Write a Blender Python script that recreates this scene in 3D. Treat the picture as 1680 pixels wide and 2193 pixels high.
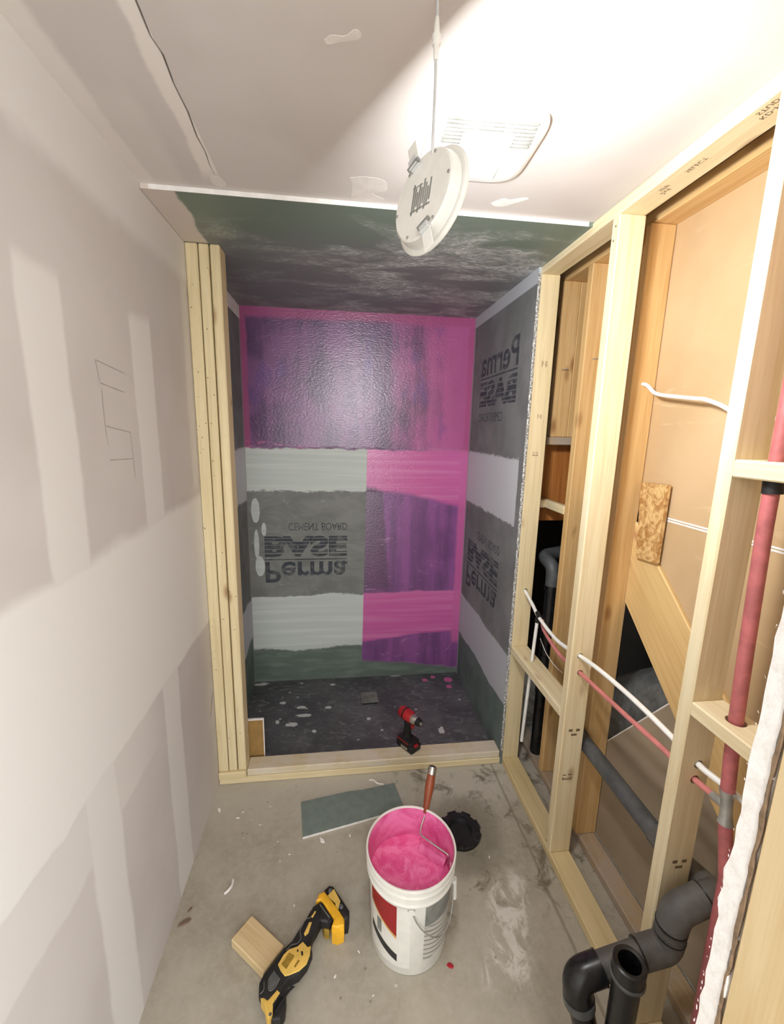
import bpy, bmesh, math, random
from mathutils import Vector, Matrix, Quaternion
random.seed(7)
PI = math.pi
scene = bpy.context.scene
for o in list(bpy.data.objects): bpy.data.objects.remove(o)
C = scene.collection

# ------------------------------------------------------------------ camera
FPX = 907.31
yaw, pit, rol = -0.125, -0.1918, 0.0219
F = Vector((-math.sin(yaw)*math.cos(pit), math.cos(yaw)*math.cos(pit), math.sin(pit)))
R0 = Vector((math.cos(yaw), math.sin(yaw), 0)); U0 = R0.cross(F)
Rt = R0*math.cos(rol) + U0*math.sin(rol); Up = U0*math.cos(rol) - R0*math.sin(rol)
cd = bpy.data.cameras.new('camera'); cam = bpy.data.objects.new('camera', cd); C.objects.link(cam)
cd.sensor_fit = 'HORIZONTAL'; cd.sensor_width = 36; cd.lens = FPX/1680*36; cd.clip_start = .02
mw = Matrix((Rt, Up, -F)).transposed().to_4x4(); mw.translation = (0.5986, -1.8971, 1.756)
cam.matrix_world = mw
scene.camera = cam

# ------------------------------------------------------------------ world, light levels, exposure
w = bpy.data.worlds.new('world'); scene.world = w; w.use_nodes = True
w.node_tree.nodes['Background'].inputs[0].default_value = (.965, .985, 1, 1)
w.node_tree.nodes['Background'].inputs[1].default_value = 1.2
PUCK_STRENGTH = 90
HALL_STRENGTH = 90
scene.view_settings.view_transform = 'Standard'; scene.view_settings.look = 'None'
scene.view_settings.gamma = 1; scene.view_settings.use_curve_mapping = False
scene.view_settings.exposure = 1.78

# ------------------------------------------------------------------ dimensions of the place (metres)
H = 2.469          # ceiling drywall
HN = 2.455         # face of the green ceiling board
XR = 1.451         # face of the cement board on the right of the shower
XS = 1.464         # room face of the right stud wall
XS2 = 1.553        # far face of the studs
YB = 0.871         # shower back wall
XN = 0.011         # shower left wall
YCE = -0.374       # front edge of the green ceiling board
YBs, YCs = -0.528, -1.0525   # near faces of the second and third stud
XO = 1.63          # room face of the old stud wall
XJ, YJ = 1.0, -1.58          # doorway jamb

# ------------------------------------------------------------------ node helper
def lin(c):
    return tuple((v/255/12.92 if v/255 <= .04045 else ((v/255+.055)/1.055)**2.4) for v in c) + (1,)
class E:
    def __init__(s, m, sock): s.m = m; s.s = sock
    def _b(s, op, o, rev=False): return s.m.math(op, *((o, s) if rev else (s, o)))
    def __add__(s, o): return s._b('ADD', o)
    __radd__ = __add__
    def __sub__(s, o): return s._b('SUBTRACT', o)
    def __rsub__(s, o): return s._b('SUBTRACT', o, True)
    def __mul__(s, o): return s._b('MULTIPLY', o)
    __rmul__ = __mul__
    def __truediv__(s, o): return s._b('DIVIDE', o)
    def max(s, o): return s._b('MAXIMUM', o)
    def min(s, o): return s._b('MINIMUM', o)
    def abs(s): return s.m.math('ABSOLUTE', s)
    def gt(s, t, soft=.004):            # 1 above t
        return s.m.ramp(s if not isinstance(t, E) else s - t, (-soft if isinstance(t, E) else t-soft), (soft if isinstance(t, E) else t+soft))
    def lt(s, t, soft=.004): return 1 - s.gt(t, soft)
class M:
    def __init__(s, name):
        s.mat = bpy.data.materials.new(name); s.mat.use_nodes = True
        s.nt = s.mat.node_tree; s.n = s.nt.nodes; s.l = s.nt.links
        s.bsdf = s.n['Principled BSDF']
        s.tc = s.n.new('ShaderNodeTexCoord'); s.vec = s.tc.outputs['Object']
        sp = s.n.new('ShaderNodeSeparateXYZ'); s.l.new(s.vec, sp.inputs[0])
        s.x, s.y, s.z = [E(s, o) for o in sp.outputs]
    def setin(s, inp, v):
        if isinstance(v, E): s.l.new(v.s, inp)
        elif isinstance(v, (tuple, list)): inp.default_value = v
        else: inp.default_value = v
    def math(s, op, *a, clamp=False):
        n = s.n.new('ShaderNodeMath'); n.operation = op; n.use_clamp = clamp
        for i, v in enumerate(a): s.setin(n.inputs[i], v)
        return E(s, n.outputs[0])
    def ramp(s, e, lo, hi, a=0., b=1., smooth=True):
        n = s.n.new('ShaderNodeMapRange'); n.interpolation_type = 'SMOOTHSTEP' if smooth else 'LINEAR'
        s.setin(n.inputs[0], e)
        for i, v in enumerate((lo, hi, a, b)): s.setin(n.inputs[1+i], v)
        return E(s, n.outputs[0])
    def vecmap(s, sc=(1, 1, 1), off=(0, 0, 0), rand=False):
        n = s.n.new('ShaderNodeMapping'); s.l.new(s.vec, n.inputs[0])
        n.inputs['Scale'].default_value = sc; n.inputs['Location'].default_value = off
        out = n.outputs[0]
        if rand:
            oi = s.n.new('ShaderNodeObjectInfo'); a = s.n.new('ShaderNodeVectorMath'); a.operation = 'ADD'
            mu = s.math('MULTIPLY', E(s, oi.outputs['Random']), 57.0)
            cb = s.n.new('ShaderNodeCombineXYZ')
            for i in range(3): s.l.new(mu.s, cb.inputs[i])
            s.l.new(out, a.inputs[0]); s.l.new(cb.outputs[0], a.inputs[1]); out = a.outputs[0]
        return out
    def rand(s):
        return E(s, s.n.new('ShaderNodeObjectInfo').outputs['Random'])
    def noise(s, scale=5., detail=3., rough=.55, sc=(1, 1, 1), off=(0, 0, 0), dist=0., rand=False):
        n = s.n.new('ShaderNodeTexNoise'); s.l.new(s.vecmap(sc, off, rand), n.inputs['Vector'])
        n.inputs['Scale'].default_value = scale; n.inputs['Detail'].default_value = detail
        n.inputs['Roughness'].default_value = rough; n.inputs['Distortion'].default_value = dist
        return E(s, n.outputs['Fac'])
    def voro(s, scale=5., sc=(1, 1, 1), off=(0, 0, 0), rand=False, out='Distance'):
        n = s.n.new('ShaderNodeTexVoronoi'); s.l.new(s.vecmap(sc, off, rand), n.inputs['Vector'])
        n.inputs['Scale'].default_value = scale
        return E(s, n.outputs[out])
    def mix(s, f, a, b):
        n = s.n.new('ShaderNodeMix'); n.data_type = 'RGBA'
        s.setin(n.inputs[0], f)
        for i, v in ((6, a), (7, b)):
            if isinstance(v, (tuple, list)) and len(v) == 3: v = lin(v)
            s.setin(n.inputs[i], v)
        return E(s, n.outputs[2])
    def done(s, col, rough=.6, bump=None, bstr=.3, bdist=.002, metal=0., spec=.5, emit=None, estr=0):
        if isinstance(col, (tuple, list)) and len(col) == 3: col = lin(col)
        b = s.bsdf
        s.setin(b.inputs['Base Color'], col); s.setin(b.inputs['Roughness'], rough); s.setin(b.inputs['Metallic'], metal)
        b.inputs['Specular IOR Level'].default_value = spec
        if bump is not None:
            n = s.n.new('ShaderNodeBump'); n.inputs['Strength'].default_value = bstr; n.inputs['Distance'].default_value = bdist
            s.setin(n.inputs['Height'], bump); s.l.new(n.outputs[0], b.inputs['Normal'])
        if emit is not None:
            b.inputs['Emission Color'].default_value = emit; b.inputs['Emission Strength'].default_value = estr
        return s.mat

# ------------------------------------------------------------------ materials
def plain(name, col, rough=.5, metal=0., var=.08, spec=.5, nscale=25.):
    m = M(name); n = m.noise(nscale, 4, .6)
    a = tuple(max(0, v*(1-var)) for v in col); b = tuple(min(255, v*(1+var)) for v in col)
    return m.done(m.mix(m.ramp(n, .3, .7), a, b), m.ramp(n, .3, .7, max(0, rough-.06), min(1, rough+.06)), n, .08, .0005, metal, spec)
def wood(name, light, dark, knot=(150, 105, 60), knots=.5, dust=None, rough=.62):
    m = M(name)
    g = m.noise(1., 3, .6, sc=(55, 55, 2.2), dist=.5, rand=True)
    fine = m.noise(1., 3, .65, sc=(320, 320, 7), rand=True)
    broad = m.noise(1., 2, .5, sc=(9, 9, 1.4), rand=True)
    f = m.ramp(g, .38, .66)*.55 + m.ramp(fine, .4, .7)*.25 + m.ramp(broad, .35, .7)*.3
    col = m.mix(m.math('MULTIPLY', f, 1., clamp=True), light, dark)
    v = m.voro(1., sc=(11, 11, 4.2), rand=True)
    gate = m.ramp(m.noise(3.1, 1, .5, rand=True), .62-.2*knots, .66-.2*knots)
    k = m.ramp(v, .04, .24, 1, 0)*gate
    col = m.mix(k*.75, col, knot)
    tint = m.rand()
    col = m.mix(tint*.16, col, tuple(c*.78 for c in light))
    if dust:
        d = m.ramp(m.noise(6, 4, .7), .35, .6); col = m.mix(d*.8, col, dust)
    return m.done(col, rough, fine*.5+g, .12, .001)
W_NEW = wood('pine_new', (240, 226, 190), (222, 200, 152))
W_POST = wood('pine_post', (234, 218, 178), (214, 194, 148))
W_OLD = wood('pine_old', (226, 190, 134), (202, 158, 98), (140, 90, 45), .8)
W_ORANGE = wood('fir_orange', (196, 128, 62), (160, 92, 36), (110, 60, 25), .3)
W_PLATE = wood('pine_plate', (226, 206, 160), (204, 182, 132))
W_DUSTY = wood('pine_dusty', (190, 165, 130), (165, 140, 105), dust=(175, 160, 145))
W_STRING = wood('stringer_wood', (232, 198, 138), (214, 174, 112), (165, 100, 65), .7)
W_CURB = wood('curb_wood', (222, 206, 172), (205, 186, 146), dust=(218, 208, 190))
W_SCRAP = wood('pine_scrap', (226, 204, 160), (205, 175, 125))

def m_osb():
    m = M('osb'); v = m.voro(1., sc=(40, 60, 24), out='Color'); n = m.noise(60, 4, .7)
    col = m.mix(m.ramp(m.noise(22, 4, .7, dist=1.5), .35, .62), (226, 192, 132), (172, 122, 66))
    col = m.mix(m.ramp(n, .62, .72)*.7, col, (110, 75, 45))
    return m.done(col, .7, n, .5, .002)
OSB = m_osb()

def m_leftwall():
    m = M('drywall_left'); y, z = m.y, m.z
    wob = (m.noise(3.2, 4, .6)-.5); fin = (m.noise(18, 4, .7)-.5)
    base = m.mix(m.ramp(m.noise(2.1, 3, .5), .35, .65), (202, 196, 193), (210, 205, 202))
    zb = z + wob*.09 + fin*.012
    band = zb.gt(.872, .012)*zb.lt(1.47-y*-.045, .02)
    half = zb.gt(.70, .008)*zb.lt(.88, .02)*(y.lt(-.62, .12))
    def strip(c, hw, z0, z1):
        yy = (y-c) + wob*.035 + fin*.006
        return yy.abs().lt(hw, .008)*zb.gt(z0, .03)*zb.lt(z1, .02)
    s = strip(-.90, .068, -.2, 2.06).max(strip(-.45, .068, -.2, 2.07)).max(strip(-1.36, .068, -.2, 2.07)).max(strip(-.045, .03, 1.5, 2.3)*.5)
    top = zb.gt(2.30, .03)*.75
    mud = band.max(s*.75).max(half*.45).max(top)
    mud = mud*m.ramp(m.noise(40, 5, .75), .2, .45, .82, 1.)
    col = m.mix(mud, base, (231, 229, 226))
    h = mud + m.noise(60, 4, .6)*.1
    return m.done(col, .85, h, .25, .002, spec=.25)
def m_ceiling():
    m = M('drywall_ceiling'); x, y = m.x, m.y
    wob = (m.noise(4, 4, .6)-.5); fin = (m.noise(22, 4, .7)-.5)
    base = m.mix(m.ramp(m.noise(2.3, 3, .5), .35, .65), (203, 196, 191), (211, 205, 200))
    xx = x + wob*.05 + fin*.008
    mud = xx.gt(.208-(y+.43)*.02, .006)*x.lt(.2525, .001)*y.lt(-.45, .04)
    corner = xx.lt(.055, .012)*.8
    mid = xx.lt(.15, .02)*y.gt(-.75, .08)*.35
    col = m.mix(mud.max(corner).max(mid), base, (232, 226, 220))
    return m.done(col, .85, m.noise(70, 4, .6), .1, .001, spec=.25)
def m_green():
    m = M('green_board'); x, y = m.x, m.y
    wob = (m.noise(7, 4, .6)-.5); n = m.noise(2.2, 4, .6)
    edge = m.math('MULTIPLY', x.gt(.36, .2), 1.)
    f = m.ramp(y + wob*.5, -.30, .18)
    col = m.mix(f, (118, 132, 120), (126, 128, 128))
    s1 = m.ramp(m.noise(1., 4, .6, sc=(2.6, 5.5, 1), off=(1.3, .4, 0), dist=.8), .42, .62)
    s2 = m.ramp(m.noise(1., 6, .72, sc=(13, 30, 1), off=(3, 1, 0), dist=2.5), .46, .60)
    s3 = m.ramp(m.noise(1., 5, .7, sc=(30, 55, 1), off=(7, 2, 0), dist=1.5), .52, .62)
    zone = m.ramp(x, .2, .75)*.75 + .25
    back = (y + wob*.2).gt(-.27, .05)
    sm = (s1*(s2*.75 + s3*.25))*zone*back
    col = m.mix(s1*zone*back*.40, col, (176, 182, 176))
    col = m.mix(sm*.9, col, (232, 236, 232))
    mud = (x + wob*.06).lt(.096, .006)*y.lt(.0, .004)
    patch = ((x-.17)*(x-.17) + (y+.1)*(y+.1)*1.6 + wob*.012).lt(.0045, .002)*m.ramp(m.noise(60, 4, .7, sc=(1, 1, 1), dist=1), .4, .6)
    col = m.mix(patch*.6, col, (176, 184, 168))
    col = m.mix(mud, col, (214, 203, 194))
    return m.done(col, .5, sm+m.noise(40, 4, .6)*.4, .25, .002, spec=.35)
MUDW = (198, 205, 199)
def m_back():
    m = M('shower_back_paint'); x, z = m.x, m.z
    wob = (m.noise(9, 5, .65)-.5); fin = (m.noise(45, 4, .7)-.5); low = (m.noise(2.5, 3, .5)-.5)
    rag = (m.noise(1., 5, .75, sc=(16, 1, 70), dist=1.5)-.5)
    zz = z + wob*.04 + rag*.06
    zr = z + low*.06 + wob*.02
    div = (x + (1.6-z)*.016 + fin*.004).gt(.776, .003)
    # base boards
    gn = m.noise(1., 5, .65, sc=(4, 1, 7), dist=1.2)
    grey = m.mix(m.ramp(gn, .3, .7), (116, 117, 113), (136, 137, 133))
    green = m.mix(m.ramp(m.noise(1., 5, .6, sc=(5, 1, 24)), .4, .7), (94, 108, 98), (116, 130, 120))
    base = m.mix(zr.lt(.25, .02), grey, green)
    tw = (zz - (x-.05)*.0)
    band1 = tw.gt(1.352, .006)*tw.lt(1.632, .008)
    zl = z + low*.10 + rag*.05 + wob*.02
    band2 = zl.gt(.245, .006)*zl.lt(.640, .006)
    lines = m.ramp(m.noise(1., 4, .6, sc=(.9, 1, 30), off=(3, 0, 0)), .42, .72)*.7
    whit = m.mix(lines, MUDW, (222, 227, 222))
    ov = lambda cx, cz, rx, rz: ((x-cx)*(x-cx)/(rx*rx) + (z-cz)*(z-cz)/(rz*rz) + fin*.5).lt(1., .08)
    ovs = ov(.058, 1.225, .027, .08).max(ov(.107, 1.10, .015, .045)).max(ov(.058, 1.0, .016, .10)).max(ov(.075, .85, .03, .07))
    sea = (m.noise(1., 4, .7, sc=(14, 1, 26), off=(4, 0, 2))).gt(.66, .03)*band1.max(band2).lt(.5, .1)*(z.gt(.3, .05))*.25
    col = m.mix(band1.max(band2).max(ovs*z.lt(1.5, .01)).max(sea), base, whit)
    # membrane paint
    streak = m.noise(1., 4, .6, sc=(11, 1, 1.1)); blot = m.noise(3.4, 4, .6)
    pinky = m.ramp(x + (streak-.5)*.55 + (blot-.5)*.5, .86, 1.32)
    top = m.mix(m.ramp(blot + (streak-.5)*.7, .32, .66), (98, 66, 106), (136, 86, 136))
    top = m.mix(pinky*.8, top, (200, 98, 158))
    top = m.mix(m.ramp(m.noise(1., 4, .6, sc=(7, 1, 3.2), off=(5, 0, 1)), .56, .68)*.5, top, (106, 74, 142))
    bord = zr.gt(2.40, .018).max((x + wob*.02).lt(.045, .008)).max((x + wob*.03).gt(1.415, .012))
    top = m.mix(bord*.75, top, (178, 84, 132))
    topmask = (z + wob*.05 + fin*.012).gt(1.625, .005)
    pk = m.mix(lines*.6, (206, 98, 164), (230, 152, 200))
    lowp = m.mix(m.ramp(streak + (blot-.5)*.5, .35, .65), (118, 74, 126), (150, 88, 152))
    dk = (x + (1.33-z)*-.08 + wob*.04).lt(.885, .012)*z.gt(.66, .04)
    lowp = m.mix(dk*.75, lowp, (92, 66, 92))
    lowp = m.mix(m.noise(1., 5, .7, sc=(8, 1, 20), off=(2, 0, 7), dist=1.).gt(.64, .03)*.4, lowp, (196, 150, 190))
    pz = (zr - ((x-1.1)*.0)); b1p = (zr + (x-1.1)*.2).gt(1.325, .02); b2p = zr.lt(.648, .008)*(zr - (x-.8)*.11).gt(.285, .012)
    rp = m.mix(b1p.max(b2p), lowp, pk)
    edge = (x + wob*.03).gt(1.40, .012)*z.gt(.25, .02); rp = m.mix(edge*.9, rp, (204, 104, 164))
    rmask = div*(zr - (.09-(x-1.1)*.12)).gt(0., .012)
    col = m.mix(rmask, col, rp)
    col = m.mix(topmask, col, top)
    sm = (m.noise(1., 5, .7, sc=(12, 1, 40), off=(1, 0, 3))).gt(.56, .05)*((z-1.645).abs().lt(.02, .012))*(x.lt(.45, .1))
    col = m.mix(sm*.9, col, (216, 110, 158))
    paint = topmask.max(rmask)
    return m.done(col, m.mix(paint, (.85,)*3+(1,), (.25,)*3+(1,)), m.noise(1., 3, .6, sc=(60, 1, 110))*paint*1.6 + band1.max(band2)*.6 + m.noise(150, 3, .6)*.3, .5, .0022, spec=.9)
def m_side(name):
    m = M(name); y, z = m.y, m.z
    wob = (m.noise(9, 5, .65)-.5); fin = (m.noise(45, 4, .7)-.5); low = (m.noise(2.5, 3, .5)-.5)
    grey = m.mix(m.ramp(m.noise(4, 4, .6), .35, .65), (116, 117, 117), (132, 133, 133))
    green = m.mix(m.ramp(m.noise(6, 4, .6), .35, .65), (96, 108, 104), (110, 122, 118))
    zl = z + low*.12 + fin*.01 - (y-.4)*.0
    base = m.mix(zl.lt(.37, .03), grey, green)
    rag = (m.noise(1., 5, .75, sc=(1, 22, 60), dist=1.5)-.5); zz = z + wob*.03 + rag*.06
    band1 = zz.gt(1.30, .006)*zz.lt(1.628, .006)*((y + wob*.02).gt(.052, .005))
    band2 = zl.gt(.355, .006)*zl.lt(.635, .006)
    strip = z.gt(2.392, .002)
    col = m.mix(band1, base, (206, 208, 212)); col = m.mix(band2*.85, col, (196, 198, 204))
    col = m.mix(strip, col, (186, 190, 194))
    crn = (y + wob*.01).gt(.85, .004); col = m.mix(crn*.7, col, (190, 180, 188))
    return m.done(col, .8, band1+band2+m.noise(120, 3, .6)*.4, .4, .002, spec=.3)
def m_pan():
    m = M('shower_pan'); n = m.noise(3, 5, .65)
    col = m.mix(m.ramp(n, .35, .65), (74, 74, 77), (98, 98, 100))
    sm = m.ramp(m.noise(1., 6, .75, sc=(9, 18, 1), dist=2.), .5, .72)
    col = m.mix(sm*.6, col, (156, 158, 158))
    sp = m.voro(1., sc=(13, 17, 1)).lt(.12, .04)*m.ramp(m.noise(5, 2, .5), .52, .58)
    col = m.mix(sp*.9, col, (214, 216, 214))
    x, y = m.x, m.y; fin = (m.noise(50, 3, .6)-.5)
    def dot(cx, cy, r): return ((x-cx)*(x-cx) + (y-cy)*(y-cy) + fin*.0004).lt(r*r, .0001)
    SPL = [(.233,.622,.022,.014),(.353,.565,.03,.016),(.526,.549,.022,.014),(.313,.408,.035,.02),(.381,.485,.055,.014),(.445,.337,.013,.012),(.773,.417,.014,.012),(1.198,.276,.02,.03),(.222,.437,.012,.02),(.06,.84,.05,.02),(.544,.795,.02,.01),(1.0,.862,.04,.006)]
    for cx, cy, rx, ry in SPL:
        e = ((x-cx)*(x-cx)/(rx*rx) + (y-cy)*(y-cy)/(ry*ry) + fin*2.2 + (m.noise(16, 3, .6)-.5)*3.).lt(.9, .25); col = m.mix(e*.85, col, (218, 219, 216))
    d = dot(1.199, .792, .02).max(dot(1.265, .825, .018)).max(dot(1.367, .783, .03)).max(dot(1.353, .70, .02))
    col = m.mix(d, col, (206, 104, 156))
    return m.done(col, .55, sm + n*.4, .3, .002)
def m_concrete():
    m = M('concrete'); x, y = m.x, m.y
    n = m.noise(2.5, 6, .68); f = m.noise(35, 5, .7); wob = (m.noise(6, 5, .7)-.5)
    col = m.mix(m.ramp(n, .3, .7), (156, 149, 132), (181, 174, 158))
    col = m.mix(m.ramp(f, .35, .75)*.35, col, (198, 192, 180))
    col = m.mix((y + wob*.3).gt(-.18, .12)*.5, col, (196, 192, 182))
    rad = ((x-1.14)*(x-1.14) + (y+.37)*(y+.37)*.9)
    st = m.ramp(rad + wob*.05, .012, .05, 1, 0)
    st2 = m.ramp(m.noise(8, 5, .7, dist=1.), .50, .66)*m.ramp(x + wob*.2, .72, 1.05)*(y + wob*.1).gt(-.72, .12)
    col = m.mix((st*.55).max(st2*.75), col, (92, 84, 66))
    ch = m.ramp(m.noise(9, 6, .75, sc=(1.6, 1, 1), dist=.8), .47, .58)*((x-1.20 - (y+.75)*.35).abs() + wob*.12).lt(.075, .03)*((y+.73).abs() + wob*.1).lt(.17, .04)
    col = m.mix(ch*.9, col, (214, 210, 200))
    pits = m.voro(1., sc=(17, 17, 1)).lt(.07, .03)*m.ramp(m.noise(4, 2, .5, off=(7, 3, 0)), .56, .6)
    col = m.mix(pits*.55, col, (100, 92, 78))
    wsp = m.voro(1., sc=(11, 14, 1), off=(4.3, 2.2, 0)).lt(.06, .03)*m.ramp(m.noise(6, 2, .5, off=(1, 9, 0)), .55, .6)
    col = m.mix(wsp*.7, col, (216, 212, 204))
    seam = ((x-1.405) + wob*.02).abs().lt(.006, .004)
    col = m.mix(seam*.5, col, (112, 102, 82))
    return m.done(col, .7, n + f*.5, .2, .003)
def m_sheet():
    m = M('drywall_back_paper'); n = m.noise(2., 4, .6)
    col = m.mix(m.ramp(n, .3, .7), (190, 160, 120), (203, 174, 135))
    wr = m.ramp(m.noise(1., 5, .7, sc=(1, 2.2, 13), dist=.7), .58, .70)
    col = m.mix(wr*.55, col, (222, 196, 156))
    return m.done(col, .55, m.noise(1., 3, .6, sc=(1, 1.2, 7)), .35, .006, spec=.35)
def m_sheet2():
    m = M('drywall_back_grey'); n = m.noise(3., 4, .6)
    return m.done(m.mix(m.ramp(n, .3, .7), (150, 134, 112), (164, 148, 126)), .8)
def m_gyp():
    m = M('torn_drywall_edge'); n = m.noise(50, 5, .75); b = m.noise(7, 4, .6)
    col = m.mix(m.ramp(n, .3, .6), (226, 222, 216), (243, 240, 236))
    return m.done(col, .9, n, .6, .002, spec=.2)
def m_bucket_in():
    m = M('pink_paint_wall'); n = m.noise(9, 5, .65, dist=1.)
    col = m.mix(m.ramp(n, .35, .65), (214, 84, 142), (240, 136, 186))
    return m.done(col, .35, n, .3, .002)
def m_paint():
    m = M('pink_paint'); n = m.noise(16, 6, .7, dist=1.5); v = m.voro(60)
    col = m.mix(m.ramp(n, .35, .7), (228, 88, 150), (248, 142, 190))
    col = m.mix(m.ramp(m.noise(45, 5, .7), .62, .72)*.6, col, (200, 66, 124))
    return m.done(col, .3, n + v*.4, .5, .004)
LEFTW, CEIL, GREEN, BACK = m_leftwall(), m_ceiling(), m_green(), m_back()
SIDE, PAN, CONC, SHEET, SHEET2, GYP = m_side('cement_board'), m_pan(), m_concrete(), m_sheet(), m_sheet2(), m_gyp()
PINKIN, PINK = m_bucket_in(), m_paint()
WHITE = plain('white_plastic', (236, 236, 232), .4, var=.02)
OFFW = plain('offwhite_plastic', (226, 224, 216), .38, var=.02)
MUD = plain('joint_compound', (238, 234, 230), .85, var=.03, spec=.2)
MUD2 = plain('thin_joint_compound', (222, 216, 210), .85, var=.03, spec=.2)
DRYW = plain('drywall_plain', (205, 197, 190), .85, var=.03, spec=.2)
BLACK = plain('black_abs', (26, 26, 27), .32, var=.15)
def m_dusty():
    m = M('dusty_abs'); n = m.noise(14, 5, .7)
    col = m.mix(m.ramp(n, .3, .7), (78, 77, 74), (106, 103, 98))
    return m.done(col, m.ramp(n, .3, .7, .45, .8), n, .15, .001)
DUSTABS = m_dusty()
GREYABS = plain('grey_abs', (82, 84, 86), .5, var=.12)
RUBBER = plain('black_rubber', (24, 23, 24), .55, var=.15)
CHAR = plain('charcoal_plastic', (84, 86, 86), .5, var=.1)
YELLOW = plain('yellow_plastic', (238, 178, 40), .42, var=.05)
YELLOW2 = plain('pale_yellow_plastic', (226, 186, 92), .45, var=.05)
OLIVE = plain('olive_label', (150, 120, 40), .5, var=.12, nscale=90)
RED = plain('red_plastic', (168, 34, 40), .4, var=.08)
STEEL = plain('steel', (200, 198, 192), .3, 1., var=.05)
GALV = plain('galvanised', (170, 168, 162), .45, .5, var=.08)
WPEX = plain('white_pex', (246, 246, 242), .35, var=.02)
RPEX = plain('red_pex', (206, 128, 124), .45, var=.06)
RPIPE = plain('red_pipe', (178, 100, 100), .5, var=.08)
CORD = plain('cord_grey', (196, 196, 194), .5, var=.04)
GREY = plain('grey_print', (128, 128, 122), .6, var=.1)
DARK = plain('dark_blocker', (40, 34, 28), .9, var=.2)  # dark tone of the added light-blocking slabs
DUCT = plain('dark_duct', (104, 106, 106), .42, .0, var=.15)
HANDLE = wood('roller_handle_wood', (150, 78, 44), (112, 52, 28), knots=0., rough=.4)
GREENS = plain('green_scrap_face', (118, 130, 124), .75, var=.05)
TANS = plain('tan_scrap_face', (150, 118, 66), .8, var=.06)
LABELRED = plain('label_red', (150, 26, 30), .5, var=.05)
LABELBLK = plain('label_black', (36, 36, 38), .5)
LABELGOLD = plain('label_gold', (206, 164, 92), .5)
PENCIL = plain('pencil', (158, 150, 144), .8)
def m_edge():
    m = M('cement_board_edge'); n = m.noise(120, 4, .7); g = m.noise(9, 3, .6)
    return m.done(m.mix(m.ramp(n, .42, .6), (120, 118, 112), (226, 226, 222)), .85, n, .5, .002, spec=.2)
EDGEM = m_edge()
CRUST = plain('brown_paper', (126, 104, 80), .9, var=.15, nscale=60)
REDCHIP = plain('red_chip', (170, 30, 44), .6); BROWNCHIP = plain('brown_chip', (122, 102, 84), .8)
STAMP = plain('stamp_ink', (120, 100, 74), .8)
def m_print():
    m = M('board_print'); n = m.noise(1., 5, .7, sc=(7, 7, 13), dist=1.5)
    return m.done(m.mix(m.ramp(n, .45, .68), (70, 73, 80), (108, 110, 110)), .8, spec=.2)
PRINT = m_print()
def m_bucketlab():
    m = M('bucket_print'); n = m.noise(1., 2, .5, sc=(14, 14, 70))
    f = m.ramp(m.math('SINE', (m.z + m.x*.35)*330.), .55, .9)
    return m.done(m.mix(f, (196, 192, 184), (122, 118, 110)), .5)
BLINES = m_bucketlab()

# ------------------------------------------------------------------ mesh helpers
def root(name, label, cat, loc=(0, 0, 0), group=None, kind=None, rotz=0.):
    o = bpy.data.objects.new(name, None); C.objects.link(o); o.location = loc; o.rotation_euler = (0, 0, rotz)
    o.empty_display_size = .05
    return tag(o, label, cat, group, kind)
def tag(o, label=None, cat=None, group=None, kind=None):
    if label: o['label'] = label
    if cat: o['category'] = cat
    if group: o['group'] = group
    if kind: o['kind'] = kind
    return o
def obj(name, bm, mat, parent=None, keep=False, smooth=False, mats=None):
    """bm holds world coordinates; the mesh is re-centred on its own middle unless keep."""
    me = bpy.data.meshes.new(name)
    c = Vector((0, 0, 0))
    if not keep and bm.verts:
        lo = Vector([min(v.co[i] for v in bm.verts) for i in range(3)]); hi = Vector([max(v.co[i] for v in bm.verts) for i in range(3)])
        c = (lo+hi)/2
        for v in bm.verts: v.co -= c
    bmesh.ops.recalc_face_normals(bm, faces=bm.faces)
    if smooth:
        for f in bm.faces: f.smooth = True
        for e in bm.edges:
            if len(e.link_faces) == 2 and e.calc_face_angle(0) > .6: e.smooth = False
    bm.to_mesh(me); bm.free()
    for mm in (mats or [mat]): me.materials.append(mm)
    o = bpy.data.objects.new(name, me); C.objects.link(o)
    if parent is not None:
        o.parent = parent
        q = parent; off = Vector((0, 0, 0)); 
        while q is not None: off += Vector(q.location); q = q.parent
        o.location = c - off
    else: o.location = c
    return o
def local(name, bm, mat, parent, loc=(0, 0, 0), rot=(0, 0, 0), smooth=False):
    """bm in the parent's own frame"""
    bmesh.ops.recalc_face_normals(bm, faces=bm.faces)
    me = bpy.data.meshes.new(name)
    if smooth:
        for f in bm.faces: f.smooth = True
        for e in bm.edges:
            if len(e.link_faces) == 2 and e.calc_face_angle(0) > .6: e.smooth = False
    bm.to_mesh(me); bm.free(); me.materials.append(mat)
    o = bpy.data.objects.new(name, me); C.objects.link(o); o.parent = parent; o.location = loc; o.rotation_euler = rot
    return o
def bxm(bm, lo, hi, bev=0., seg=1):
    lo, hi = Vector(lo), Vector(hi)
    r = bmesh.ops.create_cube(bm, size=1., matrix=Matrix.Translation((lo+hi)/2) @ Matrix.Diagonal((*(hi-lo), 1)))
    if bev:
        es = list({e for v in r['verts'] for e in v.link_edges})
        bmesh.ops.bevel(bm, geom=es, offset=bev, segments=seg, affect='EDGES', profile=.5)
    return bm
def box(lo, hi, bev=0., seg=1): return bxm(bmesh.new(), lo, hi, bev, seg)
def sub(par, *kids):
    for k in kids:
        k.parent = par; k.location = Vector(k.location) - Vector(par.location)
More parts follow.
